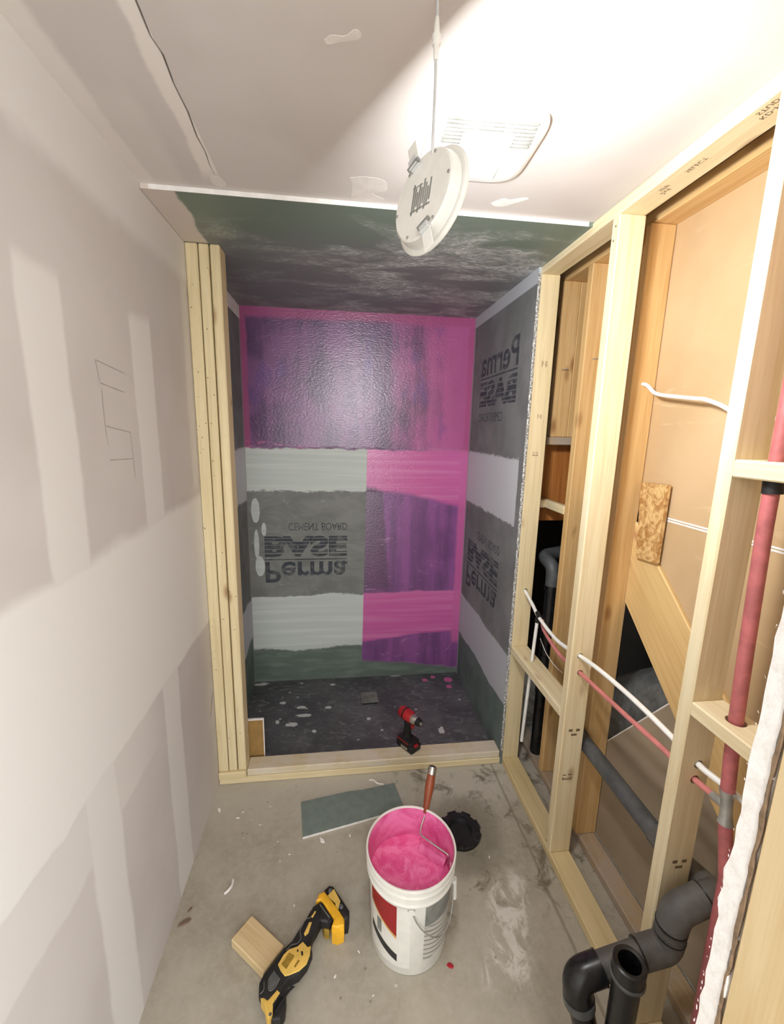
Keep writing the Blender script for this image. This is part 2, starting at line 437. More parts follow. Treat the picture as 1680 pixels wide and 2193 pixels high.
def board(name, lo, hi, axis, mat, parent=None, bev=.0035):
    """a length of lumber: the grain runs along the mesh's own Z"""
    lo, hi = Vector(lo), Vector(hi); d = hi-lo; c = (lo+hi)/2
    if axis == 'z': dims, rot = (d.x, d.y, d.z), (0, 0, 0)
    elif axis == 'x': dims, rot = (d.z, d.y, d.x), (0, PI/2, 0)
    else: dims, rot = (d.x, d.z, d.y), (-PI/2, 0, 0)
    bm = box((-dims[0]/2, -dims[1]/2, -dims[2]/2), (dims[0]/2, dims[1]/2, dims[2]/2), min(bev, min(dims)*.3), 1)
    me = bpy.data.meshes.new(name); bmesh.ops.recalc_face_normals(bm, faces=bm.faces); bm.to_mesh(me); bm.free(); me.materials.append(mat)
    o = bpy.data.objects.new(name, me); C.objects.link(o); o.rotation_euler = rot
    if parent is not None: o.parent = parent; o.location = c - Vector(parent.location)
    else: o.location = c
    return o
def lathe(prof, seg=32, center=(0, 0, 0), close=False):
    bm = bmesh.new(); rings = []
    for r, z in prof:
        if r < 1e-6: rings.append([bm.verts.new((center[0], center[1], center[2]+z))])
        else: rings.append([bm.verts.new((center[0]+r*math.cos(2*PI*i/seg), center[1]+r*math.sin(2*PI*i/seg), center[2]+z)) for i in range(seg)])
    pairs = list(zip(rings, rings[1:])) + ([(rings[-1], rings[0])] if close else [])
    for a, b in pairs:
        for i in range(seg):
            j = (i+1) % seg
            if len(a) == 1 and len(b) == 1: continue
            if len(a) == 1: bm.faces.new((a[0], b[i], b[j]))
            elif len(b) == 1: bm.faces.new((a[i], a[j], b[0]))
            else: bm.faces.new((a[i], a[j], b[j], b[i]))
    return bm
def smoothpts(pts, n=6):
    P = [Vector(p) for p in pts]
    if len(P) < 3: return P
    out = []
    for i in range(len(P)-1):
        p0 = P[i-1] if i else P[0]*2-P[1]; p1, p2 = P[i], P[i+1]; p3 = P[i+2] if i+2 < len(P) else P[-1]*2-P[-2]
        for k in range(n):
            t = k/n
            out.append(.5*((2*p1)+(p2-p0)*t+(2*p0-5*p1+4*p2-p3)*t*t+(3*p1-p0-3*p2+p3)*t**3))
    out.append(P[-1]); return out
def bendpts(pts, rad, n=7):
    """polyline with its corners rounded like pipe elbows"""
    P = [Vector(p) for p in pts]; out = [P[0]]
    for i in range(1, len(P)-1):
        a = (P[i-1]-P[i]); b = (P[i+1]-P[i]); r = min(rad, a.length*.45, b.length*.45)
        A = P[i]+a.normalized()*r; B = P[i]+b.normalized()*r
        for k in range(n+1):
            t = k/n; out.append(A*(1-t)**2+P[i]*2*t*(1-t)+B*t*t)
    out.append(P[-1]); return out
def tube(pts, r, seg=14, caps=True, bm=None):
    bm = bm or bmesh.new(); P = [Vector(p) for p in pts]
    rr = r if isinstance(r, (list, tuple)) else [r]*len(P)
    t0 = (P[1]-P[0]).normalized(); up = Vector((0, 0, 1)) if abs(t0.z) < .9 else Vector((1, 0, 0))
    n = t0.cross(up).normalized(); rings = []
    for i, p in enumerate(P):
        t = ((P[min(i+1, len(P)-1)]-P[max(i-1, 0)])).normalized()
        n = (n - t*n.dot(t)).normalized(); b = t.cross(n)
        rings.append([bm.verts.new(p+(n*math.cos(2*PI*k/seg)+b*math.sin(2*PI*k/seg))*rr[i]) for k in range(seg)])
    for a, b in zip(rings, rings[1:]):
        for k in range(seg): bm.faces.new((a[k], a[(k+1) % seg], b[(k+1) % seg], b[k]))
    if caps: bm.faces.new(rings[0][::-1]); bm.faces.new(rings[-1])
    return bm
def cyl(a, b, r, seg=20, r2=None): return tube([a, b], [r, r if r2 is None else r2], seg)
def prism(pts, d, bev=0., seg=1):
    """closed outline (3D points in one plane) thickened along vector d"""
    bm = bmesh.new(); d = Vector(d)
    a = [bm.verts.new(Vector(p)) for p in pts]; b = [bm.verts.new(Vector(p)+d) for p in pts]; n = len(a)
    bm.faces.new(a[::-1]); top = bm.faces.new(b)
    for i in range(n): bm.faces.new((a[i], a[(i+1) % n], b[(i+1) % n], b[i]))
    bmesh.ops.recalc_face_normals(bm, faces=bm.faces)
    if bev:
        bmesh.ops.bevel(bm, geom=list(top.edges), offset=bev, segments=seg, affect='EDGES', profile=.5)
    return bm
def cut_hole(o, a, b, r):
    """drill a real hole through a board (world points a, b)"""
    bm = cyl(a, b, r, 16); bmesh.ops.recalc_face_normals(bm, faces=bm.faces)
    me = bpy.data.meshes.new('cut'); bm.to_mesh(me); bm.free()
    c = bpy.data.objects.new('cut', me); C.objects.link(c)
    md = o.modifiers.new('b', 'BOOLEAN'); md.object = c; md.operation = 'DIFFERENCE'; md.solver = 'EXACT'
    bpy.context.view_layer.update()
    dg = bpy.context.evaluated_depsgraph_get(); nm = bpy.data.meshes.new_from_object(o.evaluated_get(dg))
    o.modifiers.clear(); o.data = nm; bpy.data.objects.remove(c)
def text_bm(s, bold=False):
    cu = bpy.data.curves.new('t', 'FONT'); cu.body = s; cu.resolution_u = 3
    if bold: cu.offset = bold
    o = bpy.data.objects.new('t', cu); C.objects.link(o); bpy.context.view_layer.update()
    dg = bpy.context.evaluated_depsgraph_get(); me = bpy.data.meshes.new_from_object(o.evaluated_get(dg))
    bpy.data.objects.remove(o); bm = bmesh.new(); bm.from_mesh(me); bpy.data.meshes.remove(me)
    xs = [v.co.x for v in bm.verts]; ys = [v.co.y for v in bm.verts]
    for v in bm.verts: v.co = Vector(((v.co.x-min(xs))/(max(xs)-min(xs)), (v.co.y-min(ys))/(max(ys)-min(ys)), 0))
    return bm
def print_text(name, s, p00, pu, pv, mat, parent, bold=False, gaps=()):
    """flat print: unit text box mapped to p00 + u*pu + v*pv"""
    bm = text_bm(s, bold)
    for g0, g1 in gaps:
        for g in (g0, g1): bmesh.ops.bisect_plane(bm, geom=bm.verts[:]+bm.edges[:]+bm.faces[:], plane_co=(0, g, 0), plane_no=(0, 1, 0))
        bmesh.ops.delete(bm, geom=[f for f in bm.faces if g0 < f.calc_center_median().y < g1], context='FACES')
    p00, pu, pv = Vector(p00), Vector(pu), Vector(pv)
    for v in bm.verts: v.co = p00 + pu*v.co.x + pv*v.co.y
    return obj(name, bm, mat, parent)

# ================================================================== THE SETTING
def grid_slab(lo, hi): return box(lo, hi)
tag(obj('floor', box((-.1, -3.7, -.1), (2.5, 1.05, 0)), CONC, keep=True), 'grey concrete slab floor with stains and chips', 'floor', kind='structure')
wl = tag(obj('wall_left', box((-.013, -3.7, 0), (0, 1.0, H)), LEFTW, keep=True), 'taped and mudded drywall wall on the left', 'wall', kind='structure')
ce = root('ceiling', 'taped drywall ceiling with an open joint', 'ceiling', kind='structure')
crack = [(.2535, -3.7), (.2535, -1.3), (.253, -.969), (.2485, -.90), (.2555, -.86), (.2495, -.79), (.2505, -.704), (.2435, -.62), (.2460, -.56), (.2405, -.50), (.2410, -.43)]
gapw = [.004]*8 + [.003, .002, .0]
L1 = [(x-g/2, y) for (x, y), g in zip(crack, gapw)]; L2 = [(x+g/2, y) for (x, y), g in zip(crack, gapw)]
pl = [(-.013, -3.7, H)] + [(x, y, H) for x, y in L1] + [(.241, YCE, H), (-.013, YCE, H)]
pr = [(XS2, -3.7, H), (XS2, YCE, H), (.241, YCE, H)] + [(x, y, H) for x, y in L2][::-1]
for k, p in enumerate((pl, pr)): obj('ceiling_panel', prism(p, (0, 0, .013)), CEIL, ce, keep=True)
def blob(pts, z, th, name, parent, mat=MUD, n=4):
    P = [Vector((*p, z)) for p in pts]; q = smoothpts(P+[P[0]], n)[:-1]
    o = prism([v for v in q], (0, 0, -th), th*.5)
    return obj(name, o, mat, parent)
blob([(.63, -.505), (.675, -.515), (.726, -.508), (.742, -.475), (.738, -.45), (.70, -.43), (.735, -.408), (.735, -.395), (.66, -.385), (.637, -.40), (.638, -.45)], H, .0006, 'mud_patch', ce, MUD2)
blob([(1.078, -.437), (1.092, -.456), (1.109, -.470), (1.13, -.466), (1.165, -.484), (1.182, -.482), (1.172, -.469), (1.14, -.44), (1.118, -.423), (1.09, -.424)], H, .0012, 'mud_patch', ce)
blob([(.571, -.941), (.585, -.953), (.61, -.955), (.628, -.971), (.64, -.962), (.632, -.95), (.60, -.94), (.578, -.932)], H, .0006, 'mud_patch', ce, MUD2)
blob([(.255, -.44), (.232, -.45), (.222, -.43), (.226, -.40), (.25, -.393), (.262, -.41)], H, .0005, 'mud_patch', ce, CEIL)
tag(obj('ceiling_shower', box((.002, YCE, HN), (XS+.001, YB+.013, H)), GREEN, keep=True), 'green moisture board ceiling smeared with compound over the shower', 'ceiling', kind='structure')
# white paper-tape edge of the green board
obj('board_edge', box((.026, YCE-.0015, HN-.0005), (1.449, YCE-.0002, H-.0005)), MUD, bpy.data.objects['ceiling_shower'])
sb = tag(obj('wall_shower_back', box((XN-.013, YB, 0), (XR+.013, YB+.013, HN)), BACK, keep=True), 'shower back wall half coated in purple and pink waterproofing', 'wall', kind='structure')
sr = tag(obj('wall_shower_right', box((XR, -.001, 0), (XS, YB, HN)), SIDE, keep=True), 'grey cement board right wall of the shower', 'wall', kind='structure')
sl = tag(obj('wall_shower_left', box((XN-.013, .0905, 0), (XN, YB, HN)), SIDE, keep=True), 'grey cement board left wall of the shower', 'wall', kind='structure')
tag(obj('floor_shower', box((XN, .0895, 0), (XR, YB, .006)), PAN, keep=True), 'charcoal waterproofed shower floor with white splashes', 'floor', kind='structure')
# rough mesh edge of the cement board
bm = bmesh.new()
prev = None
for k in range(301):
    z = .08 + k*(HN-.1)/300; a = random.uniform(-.0012, .0012); e = random.uniform(-.0012, .0012)
    cur = [bm.verts.new(p) for p in ((XR-.0008+a, -.0012, z), (XR+.001+a, -.0030+e, z), (XS-.003+e, -.0026-a, z), (XS-.0015+a, -.0012, z))]
    if prev:
        for i in range(3): bm.faces.new((prev[i], prev[i+1], cur[i+1], cur[i]))
    prev = cur
obj('board_edge', bm, EDGEM, sr)
# corner tape
obj('corner_tape', box((XN+.0005, .094, HN-.075), (XN+.0012, YB-.001, HN-.001)), MUD, sl)

# print on the boards -------------------------------------------------
STR = [(.08, .13), (.22, .26), (.40, .44), (.58, .61), (.74, .80)]
def board_print(parent, P, flipv):
    """P(u, v): u 0..1 along the print, v = height in metres from the bottom row"""
    def tx(name, s, u0, u1, v0, v1, **k):
        a, b, c = P(u0, v0), P(u1, v0), P(u0, v1)
        print_text(name, s, a, b-a, c-a, PRINT, parent, **k)
    tx('printed_word', 'Perma', 0, 1, 0.0+.0, .145, bold=.018)
    # the rest of the logo hangs below the first row
    a, b = P(0, -.018), P(1, -.018); c = P(0, -.010)
    bm = bmesh.new(); vs = [bm.verts.new(p) for p in (a, b, b+(c-a), c)]; bm.faces.new(vs); obj('printed_rule', bm, PRINT, parent)
    tx('printed_word', 'BASE', 0, 1, -.175, -.032, bold=.05, gaps=[(.10, .13), (.25, .28), (.42, .45), (.62, .65), (.80, .86)])
    tx('printed_word', 'CEMENT BOARD', .29, 1, -.262, -.212)
yb = YB-.0006; xb = XR-.0006
board_print(sb, lambda u, v: Vector((.108+.54*u, yb, .88-v)), True)
board_print(sr, lambda u, v: Vector((xb, .76-.55*u, .885-v)), True)
board_print(sr, lambda u, v: Vector((xb, .147+.55*u, 2.075+v)), False)

# pencil marks on the left wall
def pline(a, b, wd=.0022):
    a, b = Vector(a), Vector(b); d = (b-a).normalized(); n = Vector((1, 0, 0)).cross(d)*wd/2
    bm = bmesh.new(); e = Vector((.0006, 0, 0)); bm.faces.new([bm.verts.new(p+e) for p in (a-n, b-n, b+n, a+n)])
    obj('pencil_mark', bm, PENCIL, wl)
for a, b in [((-.72, 1.91), (-.579, 1.895)), ((-.706, 1.856), (-.59, 1.843)), ((-.706, 1.75), (-.573, 1.732)), ((-.70, 1.662), (-.573, 1.657)), ((-.72, 1.91), (-.708, 1.856)), ((-.705, 1.84), (-.706, 1.75)), ((-.706, 1.745), (-.70, 1.70)), ((-.575, 1.73), (-.57, 1.60))]:
    pline((0, *a), (0, *b), .0018)
obj('wall_crack', prism([(.0004, -.012, .53), (.0004, -.02, .50), (.0004, -.055, .43), (.0004, -.06, .425), (.0004, -.026, .50)], (.0006, 0, 0)), STAMP, wl)

# posts on the left of the shower opening ---------------------------------
jp = root('wall_jamb_left', 'three pine studs nailed together left of the shower opening', 'stud post', (.07, .045, 0), kind='structure')
for k, (a, b) in enumerate(((.0012, .0475), (.0515, .0890), (.0945, .1325))):
    board('stud', (a, 0+.001*k, .0765), (b, .089, HN-.0005), 'z', W_POST, jp, .004)
bm = bmesh.new()
for k in range(60):
    c0 = random.choice(((.004, .044), (.054, .087), (.097, .13))); x = random.uniform(*c0); z = random.uniform(.12, 2.4)
    bmesh.ops.create_circle(bm, cap_ends=True, segments=7, radius=random.choice((.0012, .0018, .0026)), matrix=Matrix.Translation((x, -.0004, z)) @ Matrix.Rotation(PI/2, 4, 'X'))
obj('nail_heads', bm, STAMP, jp)['kind'] = 'stuff'
# curb ------------------------------------------------------------------
cu = root('shower_curb', 'low curb of two stacked flat pine boards across the shower opening', 'curb', (.79, .045, 0))
board('lower_board', (.0012, 0, .0005), (XS-.001, .089, .0375), 'x', W_POST, cu)
board('upper_board', (.136, .002, .038), (XR-.0015, .088, .0755), 'x', W_CURB, cu)
board('short_board', (.0012, -.012, .038), (.134, .089, .0760), 'x', W_POST, cu)

# new stud wall on the right ------------------------------------------------
wr = root('wall_right', 'open stud wall of new pine lumber on the right', 'stud wall', ((XS+XS2)/2, -.8, 0), kind='structure')
board('bottom_plate', (XS, -1.559, .0005), (XS2, -.0015, .038), 'y', W_PLATE, wr)
board('top_plate', (XS, -1.559, H-.038), (XS2, .871, H-.0005), 'y', W_NEW, wr)
def stud(y, mat=W_NEW): return board('stud', (XS, y, .0382), (XS2, y+.038, H-.0382), 'z', mat, wr)
sA = board('stud', (XS, .0, .0005), (XS2, .038, H-.0382), 'z', W_POST, wr)
sB = stud(YBs); sC = stud(YCs)
board('stud', (XS, -1.5595, .0382), (XS2, -1.522, H-.0382), 'z', W_NEW, wr)
board('stud', (XS, .44, .0005), (XS2, .478, H-.0382), 'z', W_POST, wr)
blk = board('blocking', (XS+.001, YBs+.0385, .648), (XS2, -.0005, .686), 'y', W_NEW, wr)
bl2 = board('blocking', (XS, -1.5215, 1.073), (XS2, YCs-.0005, 1.111), 'y', W_NEW, wr)
bl3 = board('blocking', (XS, -1.5215, 1.669), (XS2, YCs-.0005, 1.708), 'y', W_NEW, wr)
cut_hole(sB, (1.499, YBs-.02, .932), (1.499, YBs+.06, .932), .0115)
cut_hole(sB, (1.507, YBs-.02, .862), (1.507, YBs+.06, .862), .0115)
cut_hole(sC, (1.517, YCs-.02, .925), (1.517, YCs+.06, .925), .0125)
cut_hole(sC, (1.514, YCs-.02, .880), (1.514, YCs+.06, .880), .0125)
cut_hole(sA, (1.515, -.02, .985), (1.515, .06, .985), .0115)
cut_hole(bl2, (1.508, -1.135, 1.05), (1.508, -1.13, 1.13), .021)
cut_hole(bl3, (1.508, -1.112, 1.64), (1.508, -1.11, 1.73), .020)
cut_hole(blk, (1.51, -.142, .63), (1.51, -.142, .70), .010)
def stamp(y, x, z, s=.012, style=0):
    bm = bmesh.new(); e = y-.0005
    R_ = [[(-1.9, .3, -.6, 1.2), (.6, .3, 1.9, 1.2), (-1.0, -1.3, 1.0, -.5)],
          [(-1.8, .5, -.4, .9), (.3, .6, 1.8, 1.0), (-1.8, -1.4, -1.3, -.2), (-1.2, -.9, 1.2, -.6), (1.3, -1.4, 1.8, -.2), (-1.2, -1.4, 1.2, -1.1)],
          [(-1.4, -1.5, -1.1, 1.5), (-.9, -.2, -.1, .1), (-.8, .5, -.5, 1.2), (.5, -1.5, .8, 1.4), (1.1, -1.2, 1.4, .2), (1.1, .5, 1.4, 1.3)]][style]
    for (u0, v0, u1, v1) in R_:
        bm.faces.new([bm.verts.new((x+a*s, e, z+b*s)) for a, b in ((u0, v0), (u1, v0), (u1, v1), (u0, v1))])
    obj('grade_stamp', bm, STAMP, wr)
stamp(YBs, 1.511, .605); stamp(YBs, 1.503, .404, .011, 1); stamp(YCs, 1.513, .614, .011); stamp(0., 1.51, 1.83, .007, 2); stamp(0, 1.512, 2.06, .009, 2); stamp(0, 1.505, 1.66, .007, 1)
def platetext(s, x, y, ln, hg):
    print_text('grade_stamp', s, (x, y, H-.0386), (0, -ln, 0), (hg, 0, 0), STAMP, wr)
platetext('SELECT', 1.492, -.745, .062, .012)
platetext('SPF', 1.488, -.655, .03, .012); platetext('2x4', 1.505, -.64, .03, .014); platetext('STUD', 1.478, -.95, .045, .012); platetext('KD-HT', 1.497, -.94, .055, .012)
for y, z in ((-.51, 2.40), (-.505, 2.36), (-.50, .07)):   # toe nails
    obj('nail_head', cyl((XS-.0008, y, z), (XS+.001, y, z), .0035, 8), STAMP, wr)

# old stud wall and stair behind it ------------------------------------------
wo = root('wall_old', 'older stud wall with tan drywall backing behind the new studs', 'stud wall', (1.68, -.6, 0), kind='structure')
board('bottom_plate', (XO, -1.55, .0005), (1.708, .35, .038), 'y', W_DUSTY, wo)
board('top_plate', (XO, -1.559, 2.445), (1.744, .87, 2.489), 'y', W_OLD, wo)
b2 = board('stud', (XO-.01, -.462, .0385), (1.7115, -.424, 2.4445), 'z', W_OLD, wo)
board('stud', (XO, -.118, .0385), (1.708, -.080, 2.4445), 'z', W_OLD, wo)
board('stud', (XO+.01, -1.235, .0385), (1.708, -1.197, 2.4445), 'z', W_OLD, wo)
board('cripple_stud', (1.622, .100, 1.738), (1.708, .138, 2.4445), 'z', W_OLD, wo)
board('cripple_stud', (1.7085, .102, 1.738), (1.797, .140, 2.4445), 'z', W_OLD, wo)
board('sill_block', (1.60, .085, 1.700), (1.797, .175, 1.7375), 'x', W_DUSTY, wo)
board('plywood_panel', (1.61, .185, 1.30), (1.80, .20, 1.72), 'z', W_ORANGE, wo)
board('short_block', (1.60, .10, 1.385), (1.6295, .16, 1.425), 'x', W_NEW, wo)
board('short_block', (1.6297, -.079, 1.385), (1.66, .16, 1.425), 'y', W_NEW, wo)
# sheet backing: upper sheet lies behind the stringer, seam at z = 1.475
for z0, z1 in ((1.4752, 2.4445), (.42, 1.4748)):
    if z0 > 1: obj('drywall_sheet', box((1.7125, -1.559, z0), (1.7255, -.0805, z1)), SHEET, wo)
    else:
        # lower course follows the underside of the stringer
        obj('drywall_sheet', prism([(1.7125, -1.559, z1), (1.7125, -.4640, z1), (1.7125, -.4640, 1.440), (1.7125, -1.559, .435)], (.013, 0, 0)), SHEET, wo)
obj('seam_tape', box((1.7112, -1.559, 1.468), (1.7124, -.463, 1.4735)), MUD, wo)
obj('seam_tape', box((1.7112, -1.559, 1.4765), (1.7124, -.463, 1.482)), MUD, wo)
# stair stringer
def slopeboard(name, x0, x1, y0, zl0, y1, zl1, depth, mat, parent, cuty=None):
    a, b = Vector(((x0+x1)/2, y0, zl0)), Vector(((x0+x1)/2, y1, zl1)); d = (b-a).normalized(); n = Vector((1, 0, 0)).cross(d)
    if n.z < 0: n = -n
    L = (b-a).length; c = (a+b)/2 + n*depth/2
    bm = box((-(x1-x0)/2, -depth/2, -L/2), ((x1-x0)/2, depth/2, L/2), .003)
    rotm = Matrix((Vector((1, 0, 0)), d.cross(Vector((1, 0, 0))), d)).transposed()
    if cuty is not None:
        r = bmesh.ops.bisect_plane(bm, geom=bm.verts[:]+bm.edges[:]+bm.faces[:], plane_co=rotm.transposed() @ (Vector((c.x, cuty, c.z))-c), plane_no=rotm.transposed() @ Vector((0, 1, 0)), clear_outer=True)
        bmesh.ops.holes_fill(bm, edges=[e for e in bm.edges if len(e.link_faces) == 1])
    me = bpy.data.meshes.new(name); bmesh.ops.recalc_face_normals(bm, faces=bm.faces); bm.to_mesh(me); bm.free(); me.materials.append(mat)
    o = bpy.data.objects.new(name, me); C.objects.link(o); o.parent = parent
    o.rotation_euler = rotm.to_euler(); o.location = c - Vector(parent.location); return o
slopeboard('stair_stringer', 1.7015, 1.7365, -1.25, .395, -.1, 1.450, .236, W_STRING, wo, -.4645)
# lower grey sheet whose white top edge climbs towards the camera
lt = [(1.7095, -1.60, .0), (1.7095, -1.60, .385), (1.7095, -1.237, .385), (1.7095, -.80, .80), (1.7095, -.735, .868), (1.7095, -.4635, .498), (1.7095, -.4635, 0)]
obj('lower_sheet', prism(lt, (.013, 0, 0)), SHEET2, wo)
bm = tube([(1.712, -.737, .868), (1.712, -.464, .499)], .0035, 6); obj('sheet_edge', bm, MUD, wo)
obj('sheet_edge', cyl((1.7075, -1.5, .041), (1.7075, -.43, .041), .0028, 6), GALV, wo)
# scrap of OSB nailed on
ob = tag(obj('osb_scrap', prism([(1.686, -.487, 1.588), (1.686, -.612, 1.594), (1.686, -.610, 1.320), (1.686, -.51, 1.312)], (.0145, 0, 0), 0), OSB), 'rough strand board scrap nailed over the top of the stair stringer', 'wood scrap')

# added dark slabs that keep background light out behind and above the framing
def st(name, lo, hi, mat, label): return tag(obj(name, box(lo, hi), mat, keep=True), label, 'wall', kind='structure')
st('light_block_right', (2.45, -1.6, 0), (2.47, 1.03, 2.5), DARK, 'added dark panel blocking light under the stair')
st('light_block_back', (XS, 1.0, 0), (2.47, 1.02, 2.5), DARK, 'added dark end panel blocking light behind the studs')
st('light_block_top', (-.1, -3.7, 2.49), (2.5, 1.05, 2.53), DARK, 'added dark slab blocking light above the ceiling boards')
# big dark duct under the stair
dt = tag(obj('round_duct', tube(bendpts([(1.99, -1.2, .95), (1.99, -.45, .62), (1.99, .1, .05)], .2), .19, 28), DUCT, smooth=True), 'large dark round duct in the space under the stair', 'duct')

# doorway jamb beside the camera ------------------------------------------------
wf = root('wall_front', 'doorway wall end with torn drywall edge and raw pine jamb stud', 'wall', (XJ+.05, YJ-.06, 0), kind='structure')
bm = bmesh.new(); N = 130; cols = []
for k in range(N+1):
    z = H*k/N*.999
    a = YJ + random.uniform(-.0012, .0012) + (random.random() < .12)*random.uniform(.001, .004)
    b = YJ-.020 + random.uniform(-.0022, .0022)
    cols.append([bm.verts.new((XJ + random.uniform(-.0006, .0006), a, z)), bm.verts.new((XJ+random.uniform(-.0005, .0005), b, z)), bm.verts.new((2.44, YJ-.020, z)), bm.verts.new((2.44, YJ, z))])
for p, q in zip(cols, cols[1:]):
    for i in range(4): bm.faces.new((p[i], p[(i+1) % 4], q[(i+1) % 4], q[i]))
bm.faces.new(cols[0]); bm.faces.new(cols[-1][::-1])
obj('drywall_sheet', bm, GYP, wf)
bm = bmesh.new(); prev = None
for k in range(161):    # torn brown paper along the back of the sheet
    z = H*k/160*.998; wd = random.uniform(.0004, .0032); y0 = YJ-.0205+random.uniform(-.001, .001)
    cur = [bm.verts.new((XJ-.0012, y0+wd/2, z)), bm.verts.new((XJ-.0012, y0-wd, z)), bm.verts.new((XJ+.004, y0-wd*.5, z)), bm.verts.new((XJ+.004, y0, z))]
    if prev:
        for i in range(4): bm.faces.new((prev[i], prev[(i+1) % 4], cur[(i+1) % 4], cur[i]))
    prev = cur
obj('torn_paper', bm, CRUST, wf)
bm = bmesh.new()      # curls of torn face paper along the cut
for k in range(46):
    z = random.uniform(.85, 1.62); s = random.uniform(.002, .0045); a = random.uniform(-.6, .6)
    p = Vector((XJ-.0006, YJ+.0006, z)); q = p + Vector((random.uniform(-.0015, .0005), random.uniform(.0005, .0022), s*math.cos(a))); r = p + Vector((-.001, .0005, s*.5))
    t = Vector((.0006, .0004, 0)); bm.faces.new([bm.verts.new(v) for v in (p, q, r)]); bm.faces.new([bm.verts.new(v+t) for v in (p, r, q)])
obj('paper_curls', bm, GYP, wf)['kind'] = 'stuff'
board('jamb_stud', (XJ+.0005, YJ-.112, .0005), (XJ+.0385, YJ-.0235, H-.0005), 'z', W_SCRAP, wf, .002)
board('bottom_plate', (XJ+.039, YJ-.112, .0005), (2.44, YJ-.0235, .038), 'x', W_PLATE, wf)
# ================================================================== LIGHTS OF THE PLACE
def emis(name, col, s):
    m = M(name); return m.done((.9, .9, .9, 1), .5, emit=(*col, 1), estr=s)
LENS = emis('led_lens', (.975, .985, 1.), PUCK_STRENGTH)
LENS2 = emis('hall_led_lens', (.98, .99, 1.), HALL_STRENGTH)
n = Vector((.855, .494, -.158)).normalized()
pc = Vector((.762, -1.072, 2.150))
pk = root('hanging_led_light', 'round white LED downlight hanging from the ceiling by its cord', 'light', pc)
axX = (Vector((0, 0, 1)) - n*n.z).normalized(); axY = n.cross(axX)
pk.rotation_mode = 'QUATERNION'; pk.rotation_quaternion = Matrix((axX, axY, n)).transposed().to_quaternion()
RP = .087
local('trim_ring', lathe([(.074, .0012), (RP-.003, .0012), (RP, -.0005), (RP, -.003), (RP-.004, -.006), (.060, -.0065), (.060, -.002), (.074, -.002)], 48, close=True), OFFW, pk, smooth=True)
local('lens', lathe([(0, .0008), (.0738, .0008), (.0738, -.0015), (0, -.0015)], 40), LENS, pk)
local('housing', lathe([(.0, -.0068), (.077, -.0068), (.077, -.010), (.073, -.024), (.070, -.0262), (0, -.0262)], 48), OFFW, pk, smooth=True)
bm = bmesh.new(); zz = -.0266
def prect(bm, u0, v0, u1, v1, z=zz): bm.faces.new([bm.verts.new((a, b, z)) for a, b in ((u0, v0), (u1, v0), (u1, v1), (u0, v1))])
for k in range(9):
    wv = -.024 + k*.0055; prect(bm, -.026+(k % 3)*.006, wv, .026-(k*7 % 5)*.004, wv+.0040)
prect(bm, -.022, -.026, -.019, .026); prect(bm, .019, -.026, .021, .0)
local('printed_label', bm, GREY, pk)
for a in (20, 80, 140, 200, 260, 320):
    c, s = math.cos(math.radians(a)), math.sin(math.radians(a))
    local('screw', lathe([(0, 0), (.0028, 0), (.0024, -.002), (0, -.002)], 10, (c*.066, s*.066, -.0262)), GALV, pk)
for s, a in ((1, 0.32), (-1, 0.32)):       # spring clips on opposite sides
    base = Matrix.Rotation(a + (0 if s > 0 else PI) - .75, 4, 'Z')
    bm = bxm(bmesh.new(), (.060, -.010, -.036), (.078, .010, -.024), .001); bmesh.ops.transform(bm, matrix=base, verts=bm.verts)
    cl = local('clip_bracket', bm, CORD, pk)
    bm = bxm(bmesh.new(), (.075, -.011, -.030), (.112, .011, -.028), .0008); bmesh.ops.transform(bm, matrix=base, verts=bm.verts)
    local('spring_clip', bm, OFFW, pk)
    bm = tube([base @ Vector(p) for p in ((.064, -.013, -.033), (.064, .013, -.033))], .0042, 10)
    local('spring_coil', bm, GREY, pk)
attach = pc + axX*.066 + axY*.012 - n*.024
tp = Vector((.764, -1.047, H))
def w2l(p): return Matrix((axX, axY, n)) @ (Vector(p)-pc)
def loc_tube(name, pts, r, mat, seg=10): return local(name, tube([w2l(p) for p in pts], r, seg), mat, pk, smooth=True)
mid = attach.lerp(tp, .5)
loc_tube('power_cord', smoothpts([attach - Vector((0, 0, .012)), attach + Vector((-.001, -.002, .02)), attach.lerp(tp, .45)+Vector((.0005, 0, 0)), attach.lerp(tp, .62)]), .0026, CORD)
loc_tube('power_cord', [attach.lerp(tp, .86), attach.lerp(tp, .999)], .0026, CORD)
q = [attach.lerp(tp, t) for t in (.60, .62, .70, .705, .76, .765, .83, .88)]
local('connector', tube([w2l(p) for p in q], [.0035, .0045, .005, .0075, .0075, .0055, .0045, .003], 12), OFFW, pk, smooth=True)
# recessed light in the hall ceiling behind the camera
hl = root('recessed_light', 'flush white LED downlight in the hall ceiling behind the doorway', 'light', (.62, -2.75, H))
local('trim_ring', lathe([(.074, -.001), (.087, -.001), (.087, -.005), (.074, -.006)], 40, close=True), OFFW, hl)
local('lens', lathe([(0, -.002), (.0735, -.002), (.0735, -.004), (0, -.004)], 32), LENS2, hl)

